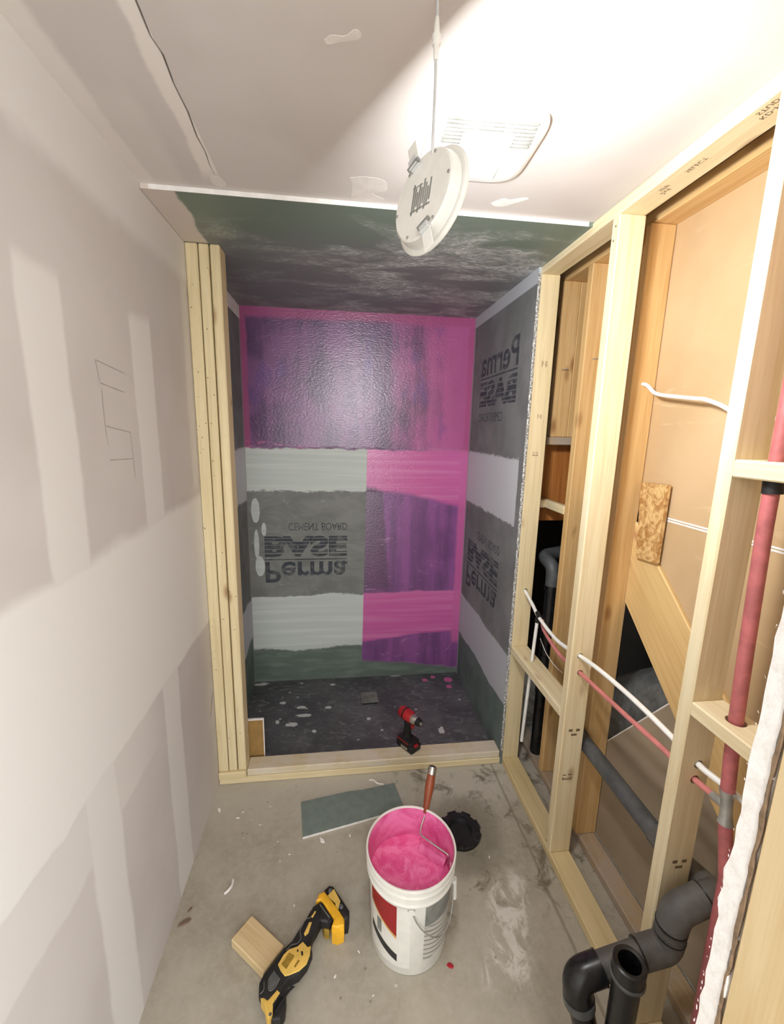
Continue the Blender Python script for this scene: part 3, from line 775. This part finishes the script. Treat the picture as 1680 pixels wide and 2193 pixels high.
# ================================================================== THINGS
# exhaust fan grille ---------------------------------------------------------
fx, fy, fa = .952, -.705, -.04
fan = root('exhaust_fan_grille', 'square white plastic exhaust fan grille with rounded corners on the ceiling', 'fan grille', (fx, fy, H), rotz=fa)
def sq(a, z, e=5.5, n=48):
    out = []
    for i in range(n):
        t = 2*PI*i/n; c, s = math.cos(t), math.sin(t)
        out.append(Vector((a*math.copysign(abs(c)**(2/e), c), a*math.copysign(abs(s)**(2/e), s), z)))
    return out
bm = bmesh.new(); rings = [[bm.verts.new(p) for p in sq(a, z, e)] for a, z, e in ((.142, 0, 5), (.142, -.010, 5), (.137, -.016, 5), (.115, -.024, 5), (.06, -.030, 4), (.02, -.031, 4))]
for a, b in zip(rings, rings[1:]):
    for i in range(48): bm.faces.new((a[i], a[(i+1) % 48], b[(i+1) % 48], b[i]))
bm.faces.new(rings[-1]); bm.faces.new(rings[0][::-1])
local('cover', bm, WHITE, fan, smooth=True)
for k in range(7):
    y = -.118 + k*.0115
    segs = ((-.105, -.035), (-.031, .031), (.035, .105)) if k < 3 else ((-.108, -.058), (.058, .108))
    for x0, x1 in segs: 
        zz0 = -.0245-.0009*k
        local('louvre_slot_shade', bxm(bmesh.new(), (x0, y, zz0-.0012), (x1, y+.0036, zz0+.004)), GREY, fan)  # solid grey bars; the shade inside the slots is put into their colour
local('centre_panel', bxm(bmesh.new(), (-.062, -.075, -.0335), (.062, .085, -.028), .003, 2), WHITE, fan)

# bucket --------------------------------------------------------------------------
bx_, by_ = .838, -.715
bk = root('paint_bucket', 'white five gallon bucket of pink waterproofing paint on the concrete floor', 'bucket', (bx_, by_, 0))
prof = [(0, .001), (.128, .001), (.131, .006), (.1405, .292), (.1410, .298), (.1500, .300), (.1510, .306), (.1460, .310), (.1465, .330), (.1520, .332), (.1525, .338), (.1480, .342), (.1485, .355), (.1530, .357), (.1540, .366), (.1520, .370), (.1480, .370), (.1462, .366), (.1395, .30), (.1385, .262)]
local('shell', lathe(prof, 64), OFFW, bk, smooth=True)
local('inner_coat', lathe([(.1458, .3655), (.1388, .300), (.1375, .22)], 48), PINKIN, bk, smooth=True)
bm = bmesh.new(); prev = None; N = 56     # lumpy paint surface
cen = bm.verts.new((0, 0, .262)); rs = [.02*k for k in range(1, 7)] + [.132, .1380]
for r in rs:
    cur = []
    for i in range(N):
        t = 2*PI*i/N; x, y = r*math.cos(t), r*math.sin(t)
        z = .258 + .004*math.sin(31*x+9*y) * math.cos(23*y) + .0025*math.sin(70*x-40*y) + (.018 if (x*.35+y*.9) < -.075 else 0)*min(1, (-.075-(x*.35+y*.9))/.012) + random.uniform(-.0012, .0012)
        cur.append(bm.verts.new((x, y, z)))
    for i in range(N):
        j = (i+1) % N
        if prev: bm.faces.new((prev[i], prev[j], cur[j], cur[i]))
        else: bm.faces.new((cen, cur[i], cur[j]))
    prev = cur
local('paint', bm, PINK, bk, smooth=True)
def arcpatch(t0, t1, f0, f1, dr=.0007, n=14):
    """patch hugging the bucket side; f0/f1 give lower and upper height for s in 0..1"""
    bm = bmesh.new(); pv = None
    for k in range(n+1):
        s = k/n; t = math.radians(t0+(t1-t0)*s); col = []
        for j in range(4):
            z = f0(s)+(f1(s)-f0(s))*j/3; r = .131+(z-.006)/(.286)*.0095+dr
            col.append(bm.verts.new((r*math.cos(t), r*math.sin(t), z)))
        if pv:
            for j in range(3): bm.faces.new((pv[j], pv[j+1], col[j+1], col[j]))
        pv = col
    return bm
lab = local('paper_label', arcpatch(190, 262, lambda s: .035, lambda s: .285, .0005), OFFW, bk)
l1_ = local('label_red_field', arcpatch(196, 243, lambda s: .225-.065*s**1.2, lambda s: .284, .0010), LABELRED, bk)
l2_ = local('label_gold_line', arcpatch(196, 243, lambda s: .217-.067*s**1.2, lambda s: .225-.065*s**1.2, .0010), LABELGOLD, bk)
l3_ = local('label_text_block', arcpatch(210, 219, lambda s: .13, lambda s: .185, .0010), GREY, bk)
l4_ = local('label_black_band', arcpatch(196, 244, lambda s: .105-.05*s**1.1, lambda s: .135-.05*s**1.1, .0010), LABELBLK, bk)
sub(lab, l1_, l2_, l3_, l4_)
local('printed_instructions', arcpatch(281, 330, lambda s: .06, lambda s: .20, .0008), BLINES, bk)
local('grey_side_patch', arcpatch(281, 335, lambda s: .205, lambda s: .285, .0008), GREY, bk)  # plain grey patch on the bucket side above the printed lines
wire = []
for k in range(15):
    s = k/14; t = math.radians(262+ (352-262)*s); r = .147 + .008*math.sin(PI*s)
    z = .285 - .13*math.sin(PI*s)**.8; wire.append((r*math.cos(t), r*math.sin(t), z))
local('wire_handle', tube(wire, .0021, 8), GALV, bk, smooth=True)
for t in (262, 352):
    a = math.radians(t); c = Vector((math.cos(a), math.sin(a), 0))
    bm = tube([c*.137+Vector((0, 0, .285)), c*.150+Vector((0, 0, .285))], .012, 14); local('handle_ear', bm, OFFW, bk, smooth=True)
a = math.radians(346); c = Vector((math.cos(a), math.sin(a), 0))
local('hand_grip', tube([c*.152+Vector((0, 0, .255)), c*.156+Vector((0, 0, .175))], .0085, 12), OFFW, bk, smooth=True)

# roller frame standing in the bucket ------------------------------------------------
rr = root('paint_roller', 'paint roller with brown wooden handle standing in the pink paint bucket', 'paint roller', (.90, -.66, .30))
h0, h1 = Vector((.9130, -.585, .352)), Vector((.951, -.520, .492))
hd = (h1-h0)
def handle_obj():
    ax = hd.normalized(); L = hd.length
    prof = [(0, 0), (.009, .001), (.0115, .008), (.0120, .03), (.0150, .06), (.0172, .085), (.0172, .10), (.0155, .122), (.0150, L-.026), (0, L-.025)]
    bm = lathe(prof, 18); q = Vector((0, 0, 1)).rotation_difference(ax)
    me = bpy.data.meshes.new('handle'); 
    for f in bm.faces: f.smooth = True
    bmesh.ops.recalc_face_normals(bm, faces=bm.faces); bm.to_mesh(me); bm.free(); me.materials.append(HANDLE)
    o = bpy.data.objects.new('handle', me); C.objects.link(o); o.parent = rr; o.location = h0 - Vector(rr.location); o.rotation_euler = q.to_euler()
handle_obj()
ax = hd.normalized()
obj('ferrule', tube([h1-ax*.026, h1-ax*.003, h1], [.0157, .0157, .0138], 18), STEEL, rr, smooth=True)
obj('ferrule_socket', tube([h1-ax*.001, h1+ax*.002], [.008, .0075], 12), RUBBER, rr)
obj('wire_frame', tube(bendpts([h0+ax*.004, h0-ax*.012, (.893, -.615, .325), (.8845, -.638, .318), (.972, -.722, .316), (.968, -.727, .29)], .012, 4), .0033, 10), STEEL, rr, smooth=True)
obj('roller_sleeve', tube([(.893, -.636, .258), (.968, -.704, .258)], .0235, 20), PINKIN, rr, smooth=True)

# toilet flange in the floor ------------------------------------------------------------
fl = root('toilet_flange', 'round black plastic toilet flange set in the floor behind the bucket', 'toilet flange', (1.128, -.368, 0))
local('ring', lathe([(.050, .002), (.0525, .020), (.060, .0215), (.087, .015), (.090, .008), (.089, .0012), (.052, .0008)], 44), BLACK, fl, smooth=True)
local('pipe_socket', lathe([(.0522, .0195), (.049, .012), (.046, .003), (.030, .0016), (0, .0012)], 32), RUBBER, fl, smooth=True)  # closed dish; the darkness of the hole is put into its black colour
for k in range(8):
    a = 2*PI*k/8+.2; bm = bxm(bmesh.new(), (.069, -.021, .013), (.0915, .021, .0215), .003, 2)
    bmesh.ops.transform(bm, matrix=Matrix.Rotation(a, 4, 'Z'), verts=bm.verts); local('rim_lug', bm, BLACK, fl)

# shower drain ------------------------------------------------------------------------------
dr = root('shower_drain', 'square grey drain grate raised on the charcoal shower floor', 'drain', (.790, .607, .0062), rotz=.05)
local('drain_body', bxm(bmesh.new(), (-.052, -.052, 0), (.052, .052, .012), .008, 2), RUBBER, dr)
bm = bmesh.new()
for k in range(8):
    p = -.050 + k*.1/7
    bxm(bm, (p-.0028, -.052, .0122), (p+.0028, .052, .0165)); bxm(bm, (-.052, p-.0028, .0124), (.052, p+.0028, .0163))
local('grate', bm, GREY, dr)

# scraps -------------------------------------------------------------------------------------
gs = root('green_drywall_scrap', 'green drywall offcut lying flat on the floor behind the bucket', 'drywall scrap', (.66, -.2, 0))
gp = [(.413, -.150), (.640, -.112), (.70, -.110), (.868, -.084), (.897, -.232), (.66, -.283), (.436, -.330)]
obj('face_paper', prism([(x, y, .0118) for x, y in gp], (0, 0, .0012)), GREENS, gs)
obj('gypsum_core', prism([(x, y, .0008) for x, y in gp], (0, 0, .0108)), MUD, gs)
ts = root('tan_drywall_scrap', 'tan drywall offcut standing on edge behind the stud post', 'drywall scrap', (.12, .1, 0))
obj('back_paper', box((.028, .1000, .0065), (.203, .1010, .276)), TANS, ts)
obj('gypsum_core', box((.026, .1012, .0065), (.207, .113, .281)), MUD, ts)
wb = root('wood_block', 'short pale pine offcut lying under the yellow tool', 'wood block', (.305, -.71, 0))
ob_ = board('offcut', (0, 0, 0), (.089, .0365, .165), 'z', W_SCRAP, wb)
dv = Vector((.137, -.114, 0)).normalized(); sv = Vector((-dv.y, dv.x, 0))
ob_.rotation_euler = Matrix((-sv, Vector((0, 0, 1)), dv)).transposed().to_euler()
ob_.location = Vector((.254, -.6665, .0188)) + dv*.0825 - Vector(wb.location)

# oscillating multi tool: outline from the drawing, given real thickness ----------------------------
def px(u, v, z):
    r = F + Rt*(u-840)/FPX - Up*(v-1096.5)/FPX; c0 = Vector((0.5986, -1.8971, 1.756)); t = (z-c0.z)/r.z
    return c0 + r*t
def trace(pts, z): return [px(530+a/6.72, 1870+b/6.72, z) for a, b in pts]
mt = root('multi_tool', 'black and yellow cordless multi tool lying on the concrete floor', 'power tool', (.47, -.77, 0))
body = [(940, 470), (1060, 390), (1110, 430), (1250, 650), (1190, 700), (1060, 680), (1000, 800), (940, 900), (905, 1020), (935, 1110), (860, 1290), (740, 1440), (600, 1510), (520, 1640), (410, 1850), (360, 1950), (300, 1900), (200, 1790), (160, 1700), (170, 1560), (230, 1440), (340, 1310), (420, 1210), (520, 1070), (640, 960), (740, 800), (810, 690), (900, 580)]
def slab(name, pts, z0, z1, mat, bev=.006, seg=3): return obj(name, prism([v for v in trace(pts, z1)], (0, 0, z0-z1), 0) if bev == 0 else prism([Vector((v.x, v.y, z0)) for v in trace(pts, z1)], (0, 0, z1-z0), bev, seg), mat, mt, smooth=bev > 0)
slab('body', body, .036, .072, RUBBER, .009)
slab('lower_housing', [(920, 520), (1040, 440), (1180, 640), (1020, 680), (900, 980), (840, 1230), (600, 1480), (420, 1780), (300, 1840), (220, 1740), (220, 1560), (420, 1260), (700, 920)], .0005, .037, RUBBER, .004)
slab('yellow_panel', [(800, 980), (870, 1060), (915, 1040), (900, 1170), (850, 1300), (740, 1400), (600, 1460), (540, 1475), (480, 1400), (440, 1310), (520, 1170), (600, 1090), (720, 1050)], .0700, .0750, YELLOW2, .002)
slab('rating_label', [(600, 1140), (680, 1190), (560, 1380), (490, 1310)], .0748, .0756, OLIVE, 0)
slab('panel_slot', [(735, 1240), (755, 1260), (690, 1360), (670, 1340)], .0748, .0757, OLIVE, 0)
slab('panel_slot', [(770, 1120), (800, 1125), (805, 1180), (780, 1185)], .0748, .0757, RUBBER, 0)
slab('panel_slot', [(715, 1095), (735, 1095), (735, 1130), (715, 1130)], .0748, .0757, RUBBER, 0)
slab('grip_strip', [(890, 705), (930, 700), (880, 860), (830, 905), (815, 870)], .0718, .0732, YELLOW2, .0005, 1)
slab('grip_strip', [(975, 540), (990, 555), (940, 640), (920, 630)], .0718, .0730, YELLOW2, 0)
slab('grey_inset', [(390, 1410), (470, 1510), (340, 1690), (310, 1660), (310, 1530)], .0715, .0732, CHAR, .0008, 1)
def seamline(pts, z=.0722, r=.0008): obj('seam_line', tube(smoothpts(trace(pts, z), 5), r, 6), GREY, mt)
seamline([(390, 1405), (310, 1530), (305, 1660), (335, 1695), (400, 1640), (470, 1515)], .0728)
seamline([(985, 550), (900, 640), (840, 660), (800, 740), (760, 830), (770, 930), (720, 1010), (640, 1030), (560, 1110)])
seamline([(240, 1560), (235, 1680), (180, 1740)]); 
bt = slab('battery_latch_block', [(1040, 430), (1090, 420), (1210, 620), (1180, 690), (1060, 560)], .030, .0765, RUBBER, .004)
obj('latch_highlight', tube(trace([(1045, 450), (1185, 640)], .0772), .0013, 6), GREY, mt)
slab('battery_yellow', [(1030, 290), (1110, 250), (1290, 480), (1400, 650), (1390, 740), (1290, 780), (1215, 750), (1250, 650), (1060, 380), (990, 390)], .0005, .078, YELLOW, .006)
slab('battery_end', [(1110, 230), (1180, 165), (1240, 180), (1360, 360), (1470, 530), (1450, 640), (1390, 655), (1290, 480), (1110, 250)], .0005, .070, RUBBER, .008)
slab('battery_strip', [(1225, 240), (1250, 230), (1340, 400), (1300, 560), (1330, 640), (1290, 560), (1265, 430), (1150, 330)], .0695, .0712, YELLOW2, .0004, 1)
slab('battery_side', [(1110, 680), (1190, 720), (1180, 830), (1110, 820), (1080, 740)], .002, .040, OLIVE, .003)
for a, b in ((1195, 250), (1350, 480)):
    c = px(530+a/6.72, 1870+b/6.72, .0705); obj('battery_bump', lathe([(0, .006), (.006, .0045), (.0085, 0)], 14, c), CHAR, mt, smooth=True)
slab('head_yellow', [(430, 1660), (470, 1710), (370, 1880), (360, 1990), (310, 2110), (270, 2040), (250, 1900), (190, 1790), (240, 1780), (290, 1820), (400, 1700)], .034, .0725, YELLOW2, .004)
slab('head_black', [(370, 1880), (470, 1760), (560, 1760), (540, 1960), (470, 2100), (330, 2110), (310, 2060)], .012, .055, RUBBER, .006)
c = px(530+330/6.72, 1870+2030/6.72, .073); obj('head_screw', lathe([(0, .001), (.0035, .0008), (.0045, 0)], 12, c), CHAR, mt)
obj('clamp_lever', tube(smoothpts([px(530+a/6.72, 1870+b/6.72, z) for a, b, z in ((680, 1635, .050), (640, 1650, .052), (570, 1730, .055), (490, 1860, .056), (400, 2010, .055))], 5), [.0022]*4+[.004]*17, 10), RUBBER, mt, smooth=True)
slab('cutting_blade', [(440, 2060), (540, 1990), (560, 2060), (500, 2130), (430, 2200), (390, 2200), (385, 2100)], .010, .0125, GALV, 0)

# impact driver on the curb -------------------------------------------------------------------------------
di = root('impact_driver', 'red and black cordless impact driver standing on the wooden curb', 'power tool', (.965, .082, .0762), rotz=math.radians(-54))
def li(name, bm, mat, smooth=True): return local(name, bm, mat, di, smooth=smooth)
li('battery', bxm(bmesh.new(), (-.060, -.037, .0), (.060, .037, .040), .010, 3), RUBBER)
li('battery_collar', bxm(bmesh.new(), (-.054, -.034, .0395), (.050, .034, .058), .008, 3), RUBBER)
li('red_collar_band', bxm(bmesh.new(), (-.056, -.0355, .041), (.030, .0355, .050), .004, 2), RED)
li('battery_stripe', bxm(bmesh.new(), (.012, -.014, .030), (.0615, .014, .0425), .003, 2), RED)
li('battery_clip', bxm(bmesh.new(), (-.02, -.0385, .012), (.025, -.0365, .024), .0008), STEEL)
li('grip', tube(smoothpts([(-.010, 0, .052), (-.012, 0, .090), (-.006, 0, .130), (.000, 0, .165)], 4), [.026, .024, .0225, .021, .020, .020, .0205, .021, .022, .023, .024, .025, .026], 16), RUBBER)
li('motor_housing', tube([(-.068, 0, .185), (-.062, 0, .185), (-.045, 0, .185), (.015, 0, .185), (.028, 0, .185)], [.018, .027, .032, .032, .027], 24), RED)
li('rear_cap', tube([(-.071, 0, .185), (-.066, 0, .185)], [.012, .019], 20), RUBBER)
li('top_band', tube([(-.030, 0, .185), (-.022, 0, .185)], .0328, 24), RUBBER)
li('nose_cone', tube([(.026, 0, .185), (.036, 0, .185), (.060, 0, .185)], [.027, .0275, .019], 24), STEEL)
li('nose_boot', tube([(.058, 0, .185), (.064, 0, .185), (.081, 0, .185)], [.0215, .0215, .017], 20), RUBBER)
li('chuck', tube([(.080, 0, .185), (.086, 0, .185)], .0085, 14), GALV)
li('trigger', bxm(bmesh.new(), (.016, -.007, .125), (.034, .007, .152), .004, 2), RED)
li('belt_hook', bxm(bmesh.new(), (-.03, .036, .044), (.012, .041, .054), .001), GALV)

# pipes in the stud wall -------------------------------------------------------------------------------------
def pipe(name, label, cat='pipe', loc=(1.5, -.5, 0)): return root(name, label, cat, loc)
w1 = pipe('white_supply_pipe', 'thin white plastic water pipe running through the studs', loc=(1.51, -.5, .9))
obj('pipe_run', tube(smoothpts([(1.515, .12, 1.0), (1.515, .02, .985), (1.51, -.09, .955), (1.505, -.18, .925), (1.502, -.33, .905), (1.500, -.44, .915), (1.499, -.528, .932), (1.502, -.65, .945), (1.506, -.80, .948), (1.511, -.93, .940), (1.517, -1.0525, .925), (1.524, -1.085, .921), (1.5395, -1.14, .916), (1.540, -1.20, .912), (1.530, -1.32, .905), (1.518, -1.50, .90)], 5), .008, 12), WPEX, w1, smooth=True)
obj('branch_pipe', tube([(1.508, -.160, .905), (1.51, -.140, .69), (1.512, -.105, .22)], .0078, 12), WPEX, w1, smooth=True)
obj('tee_fitting', tube([(1.507, -.155, .940), (1.506, -.185, .925)], .0105, 12), RUBBER, w1, smooth=True)
obj('crimp_ring', tube([(1.508, -.162, .915), (1.508, -.158, .893)], .0102, 12), RUBBER, w1, smooth=True)
w2 = pipe('red_supply_pipe', 'thin red plastic water pipe running below the white one', loc=(1.51, -.7, .87))
obj('pipe_run', tube(smoothpts([(1.530, -.165, .905), (1.518, -.21, .878), (1.509, -.36, .85), (1.507, -.45, .856), (1.507, -.528, .862), (1.507, -.66, .868), (1.508, -.80, .874), (1.511, -.93, .880), (1.514, -1.0525, .880), (1.512, -1.10, .888), (1.510, -1.128, .892)], 5), .008, 12), RPEX, w2, smooth=True)
w3 = pipe('red_riser_pipe', 'thick red plastic riser pipe passing down through two wall blocks', loc=(1.51, -1.14, .7))
obj('pipe_run', tube(smoothpts([(1.508, -1.110, 2.42), (1.508, -1.110, 1.70), (1.508, -1.116, 1.45), (1.508, -1.132, 1.09), (1.51, -1.142, .93)], 5), .0148, 16), RPIPE, w3, smooth=True)
obj('pipe_run', tube([(1.51, -1.150, .86), (1.51, -1.178, .72), (1.512, -1.185, .04)], .0148, 16), RPIPE, w3, smooth=True)
obj('tee_fitting', tube([(1.51, -1.141, .935), (1.51, -1.145, .905), (1.51, -1.149, .872), (1.51, -1.151, .852)], [.0165, .0125, .0125, .0165], 16), GALV, w3, smooth=True)
obj('tee_branch', tube([(1.51, -1.147, .893), (1.511, -1.108, .888)], .0105, 12), GALV, w3, smooth=True)
obj('black_collar', tube([(1.508, -1.1113, 1.668), (1.508, -1.113, 1.640)], .0185, 16), RUBBER, w3, smooth=True)
# black vent in the first bay
v1 = pipe('black_vent_pipe', 'black plastic vent pipe with elbow in the dark first stud bay', loc=(1.66, .03, 0))
obj('riser', tube([(1.665, .025, .002), (1.665, .025, 1.02)], .030, 20), BLACK, v1, smooth=True)
obj('elbow', tube(bendpts([(1.665, .025, .985), (1.665, .025, 1.10), (1.655, .13, 1.125), (1.78, .17, 1.13)], .06, 8), .0335, 20), GREYABS, v1, smooth=True)
obj('coupling_ring', tube([(1.665, .025, .972), (1.665, .025, 1.0)], .0355, 20), BLACK, v1, smooth=True)
obj('lower_coupling', tube([(1.665, .025, .40), (1.665, .025, .62)], .0345, 20), BLACK, v1, smooth=True)
# sloped drain in the second bay and trap arm into the room
v2 = pipe('black_drain_pipe', 'black plastic drain pipe with elbows reaching from the wall into the room', loc=(1.4, -1.1, .3))
obj('wall_run', tube([(1.592, -.30, .535), (1.592, -.51, .518), (1.592, -.90, .516)], .0295, 20), GREYABS, v2, smooth=True)
obj('wall_coupling', tube([(1.592, -.885, .5165), (1.592, -.965, .518)], .0345, 20), DUSTABS, v2, smooth=True)
obj('wall_elbow', tube(bendpts([(1.592, -.955, .518), (1.592, -1.10, .56), (1.56, -1.116, .592), (1.52, -1.116, .576)], .05, 7), .033, 20), DUSTABS, v2, smooth=True)
obj('offset_elbow', tube(bendpts([(1.535, -1.116, .583), (1.462, -1.116, .552), (1.452, -1.118, .50)], .045, 7), .037, 20), DUSTABS, v2, smooth=True)
obj('offset_coupling', tube([(1.453, -1.118, .520), (1.452, -1.118, .475)], .0345, 20), DUSTABS, v2, smooth=True)
obj('lower_offset_elbow', tube(bendpts([(1.452, -1.118, .487), (1.449, -1.118, .440), (1.372, -1.117, .424)], .04, 7), .037, 20), DUSTABS, v2, smooth=True)
obj('trap_arm', tube([(1.385, -1.117, .428), (1.25, -1.115, .388)], .0325, 20), DUSTABS, v2, smooth=True)
obj('glossy_ring', tube([(1.383, -1.117, .4272), (1.374, -1.117, .4245)], .0332, 20), BLACK, v2, smooth=True)
obj('trap_elbow', tube(bendpts([(1.268, -1.115, .393), (1.206, -1.115, .374), (1.214, -1.125, .312)], .05, 8), .037, 20), BLACK, v2, smooth=True)
obj('elbow_rim', tube([(1.2126, -1.1238, .324), (1.2150, -1.1265, .304)], .0395, 20), CHAR, v2, smooth=True)
obj('trap_bend', tube(bendpts([(1.214, -1.126, .315), (1.236, -1.150, .21), (1.262, -1.180, .14), (1.276, -1.195, .20)], .05, 7), .0315, 20), BLACK, v2, smooth=True)
bm = lathe([(.0255, .0), (.0255, .11), (.0325, .112), (.0365, .110), (.0365, .062), (.031, .058), (.0305, -.33), (.0255, -.33)], 28, (1.276, -1.195, .425), close=True)
obj('open_standpipe', bm, BLACK, v2, smooth=True)
obj('standpipe_ring', lathe([(.0365, .0), (.0385, .002), (.0385, .008), (.0365, .010)], 28, (1.276, -1.195, .49), close=True), CHAR, v2, smooth=True)
obj('pipe_base', tube([(1.276, -1.195, .0), (1.276, -1.195, .13)], .0305, 20), BLACK, v2, smooth=True)
obj('white_strap', tube(bendpts([(1.545, -1.146, .555), (1.54, -1.152, .582), (1.535, -1.150, .605)], .01, 4), .006, 8), WPEX, v2)
for a, b, r in (((1.5365, -1.116, .5836), (1.5335, -1.116, .5823), .0378), ((1.4528, -1.118, .512), (1.4526, -1.118, .508), .0378), ((1.4522, -1.118, .483), (1.452, -1.118, .479), .0378), ((1.3745, -1.117, .4245), (1.371, -1.117, .4238), .0378), ((1.2705, -1.115, .3938), (1.267, -1.115, .3928), .0380)):
    obj('joint_rim', tube([a, b], r, 22), BLACK, v2, smooth=True)
# cables
c1 = tag(obj('electrical_cable', tube(smoothpts([(1.66, -.30, 1.95), (1.66, -.44, 1.935), (1.662, -.482, 1.927), (1.664, -.53, 1.895), (1.663, -.628, 1.878), (1.66, -.70, 1.868), (1.66, -.736, 1.863), (1.66, -.79, 1.845), (1.665, -.86, 1.815), (1.668, -1.0, 1.80), (1.666, -1.12, 1.815), (1.66, -1.3, 1.83), (1.66, -1.5, 1.83)], 5), .006, 10), WPEX, smooth=True), 'white electrical cable strung between the old studs on the tan sheet', 'cable')
c2 = tag(obj('thin_wire', tube(smoothpts([(1.60, -.03, .74), (1.60, -.10, .70), (1.60, -.18, .685), (1.60, -.26, .69)], 5), .0018, 6), WPEX, smooth=True), 'very thin white wire hanging beside the black vent pipe', 'wire')
for k, (x, z) in enumerate(((1.641, 2.05), (1.66, 2.055))):
    pass
obj('bent_nail', tube([(1.650, .1005, 2.052), (1.668, .075, 2.055)], .002, 6), GALV, wo)
obj('bent_nail', tube([(1.668, -.1175, 2.07), (1.690, -.135, 2.072)], .002, 6), GALV, wo)

# chips and litter on the floor -------------------------------------------------------------------------------
def chip(x, y, s, mat, label, group=None, name='drywall_chip', rot=None, asp=.45):
    bm = bmesh.new(); n = 7; a0 = random.uniform(0, 6.28) if rot is None else rot; pts = []
    for i in range(n):
        t = 2*PI*i/n; r = s*random.uniform(.7, 1.15); u, v = r*math.cos(t), r*asp*math.sin(t)
        pts.append((x+u*math.cos(a0)-v*math.sin(a0), y+u*math.sin(a0)+v*math.cos(a0), .0006))
    bm = prism(pts, (0, 0, min(.004, s*.25)), s*.08)
    return tag(obj(name, bm, mat), label, 'debris', group)
G = 'white drywall chips strewn on the concrete floor'
for x, y, s in ((.039, -.145, .014), (.134, -.196, .010), (.149, -.168, .007), (.386, -.392, .006), (.351, -.417, .005), (.426, -.592, .006), (.519, -.343, .018), (.640, -.334, .008), (.24, -.24, .006), (.33, -.33, .004), (.18, -.30, .004), (.27, -.15, .005), (.60, -.60, .008), (.56, -.66, .006), (.58, -.82, .007), (.70, -.88, .004), (.66, -.76, .006), (1.22, -.49, .006), (1.02, -.14, .006), (1.16, -.12, .005)):
    chip(x, y, s, MUD, 'small white drywall chip lying flat on the concrete floor', G)
chip(.963, -.831, .012, REDCHIP, 'small red chip on the floor in front of the bucket', name='red_chip', asp=.7)
chip(.040, -.607, .022, BROWNCHIP, 'larger brown paper scrap against the left wall', name='paper_scrap', rot=.4)
chip(.046, -.565, .012, BROWNCHIP, 'smaller brown paper scrap against the left wall', name='paper_scrap', rot=1.0)
def curl(name, pts, r, label):
    return tag(obj(name, tube(smoothpts(pts, 5), r, 8), MUD, smooth=True), label, 'debris')
curl('curled_scrap', [(.158, -.525, .004), (.172, -.515, .007), (.180, -.495, .006), (.178, -.475, .004)], .0045, 'white curled plaster scrap on the floor beyond the pine offcut')
curl('curled_scrap', [(.745, -.045, .004), (.765, -.052, .008), (.785, -.070, .004), (.815, -.078, .003)], .0040, 'white curled paper scrap on the floor in front of the curb')

# pieces that belong to a part hang under that part
def kids(r, *names): return [c for c in r.children if c.name.split('.')[0] in names]
sub(kids(mt, 'yellow_panel')[0], *kids(mt, 'rating_label', 'panel_slot'))
sub(kids(mt, 'battery_yellow')[0], *kids(mt, 'battery_end', 'battery_strip', 'battery_side', 'battery_bump'))
sub(kids(mt, 'body')[0], *kids(mt, 'grip_strip', 'grey_inset', 'seam_line'))
sub(kids(mt, 'head_black')[0], *kids(mt, 'head_screw', 'cutting_blade', 'clamp_lever'))
sub(kids(di, 'battery')[0], *kids(di, 'battery_stripe', 'battery_clip'))
sub(kids(di, 'motor_housing')[0], *kids(di, 'rear_cap', 'top_band'))
sub(kids(di, 'nose_cone')[0], *kids(di, 'nose_boot', 'chuck'))
sub(kids(pk, 'housing')[0], *kids(pk, 'printed_label', 'screw'))
sub(kids(fan, 'cover')[0], *kids(fan, 'louvre_slot_shade'))
sub(kids(fl, 'ring')[0], *kids(fl, 'rim_lug'))
sub(kids(rr, 'ferrule')[0], *kids(rr, 'ferrule_socket'))
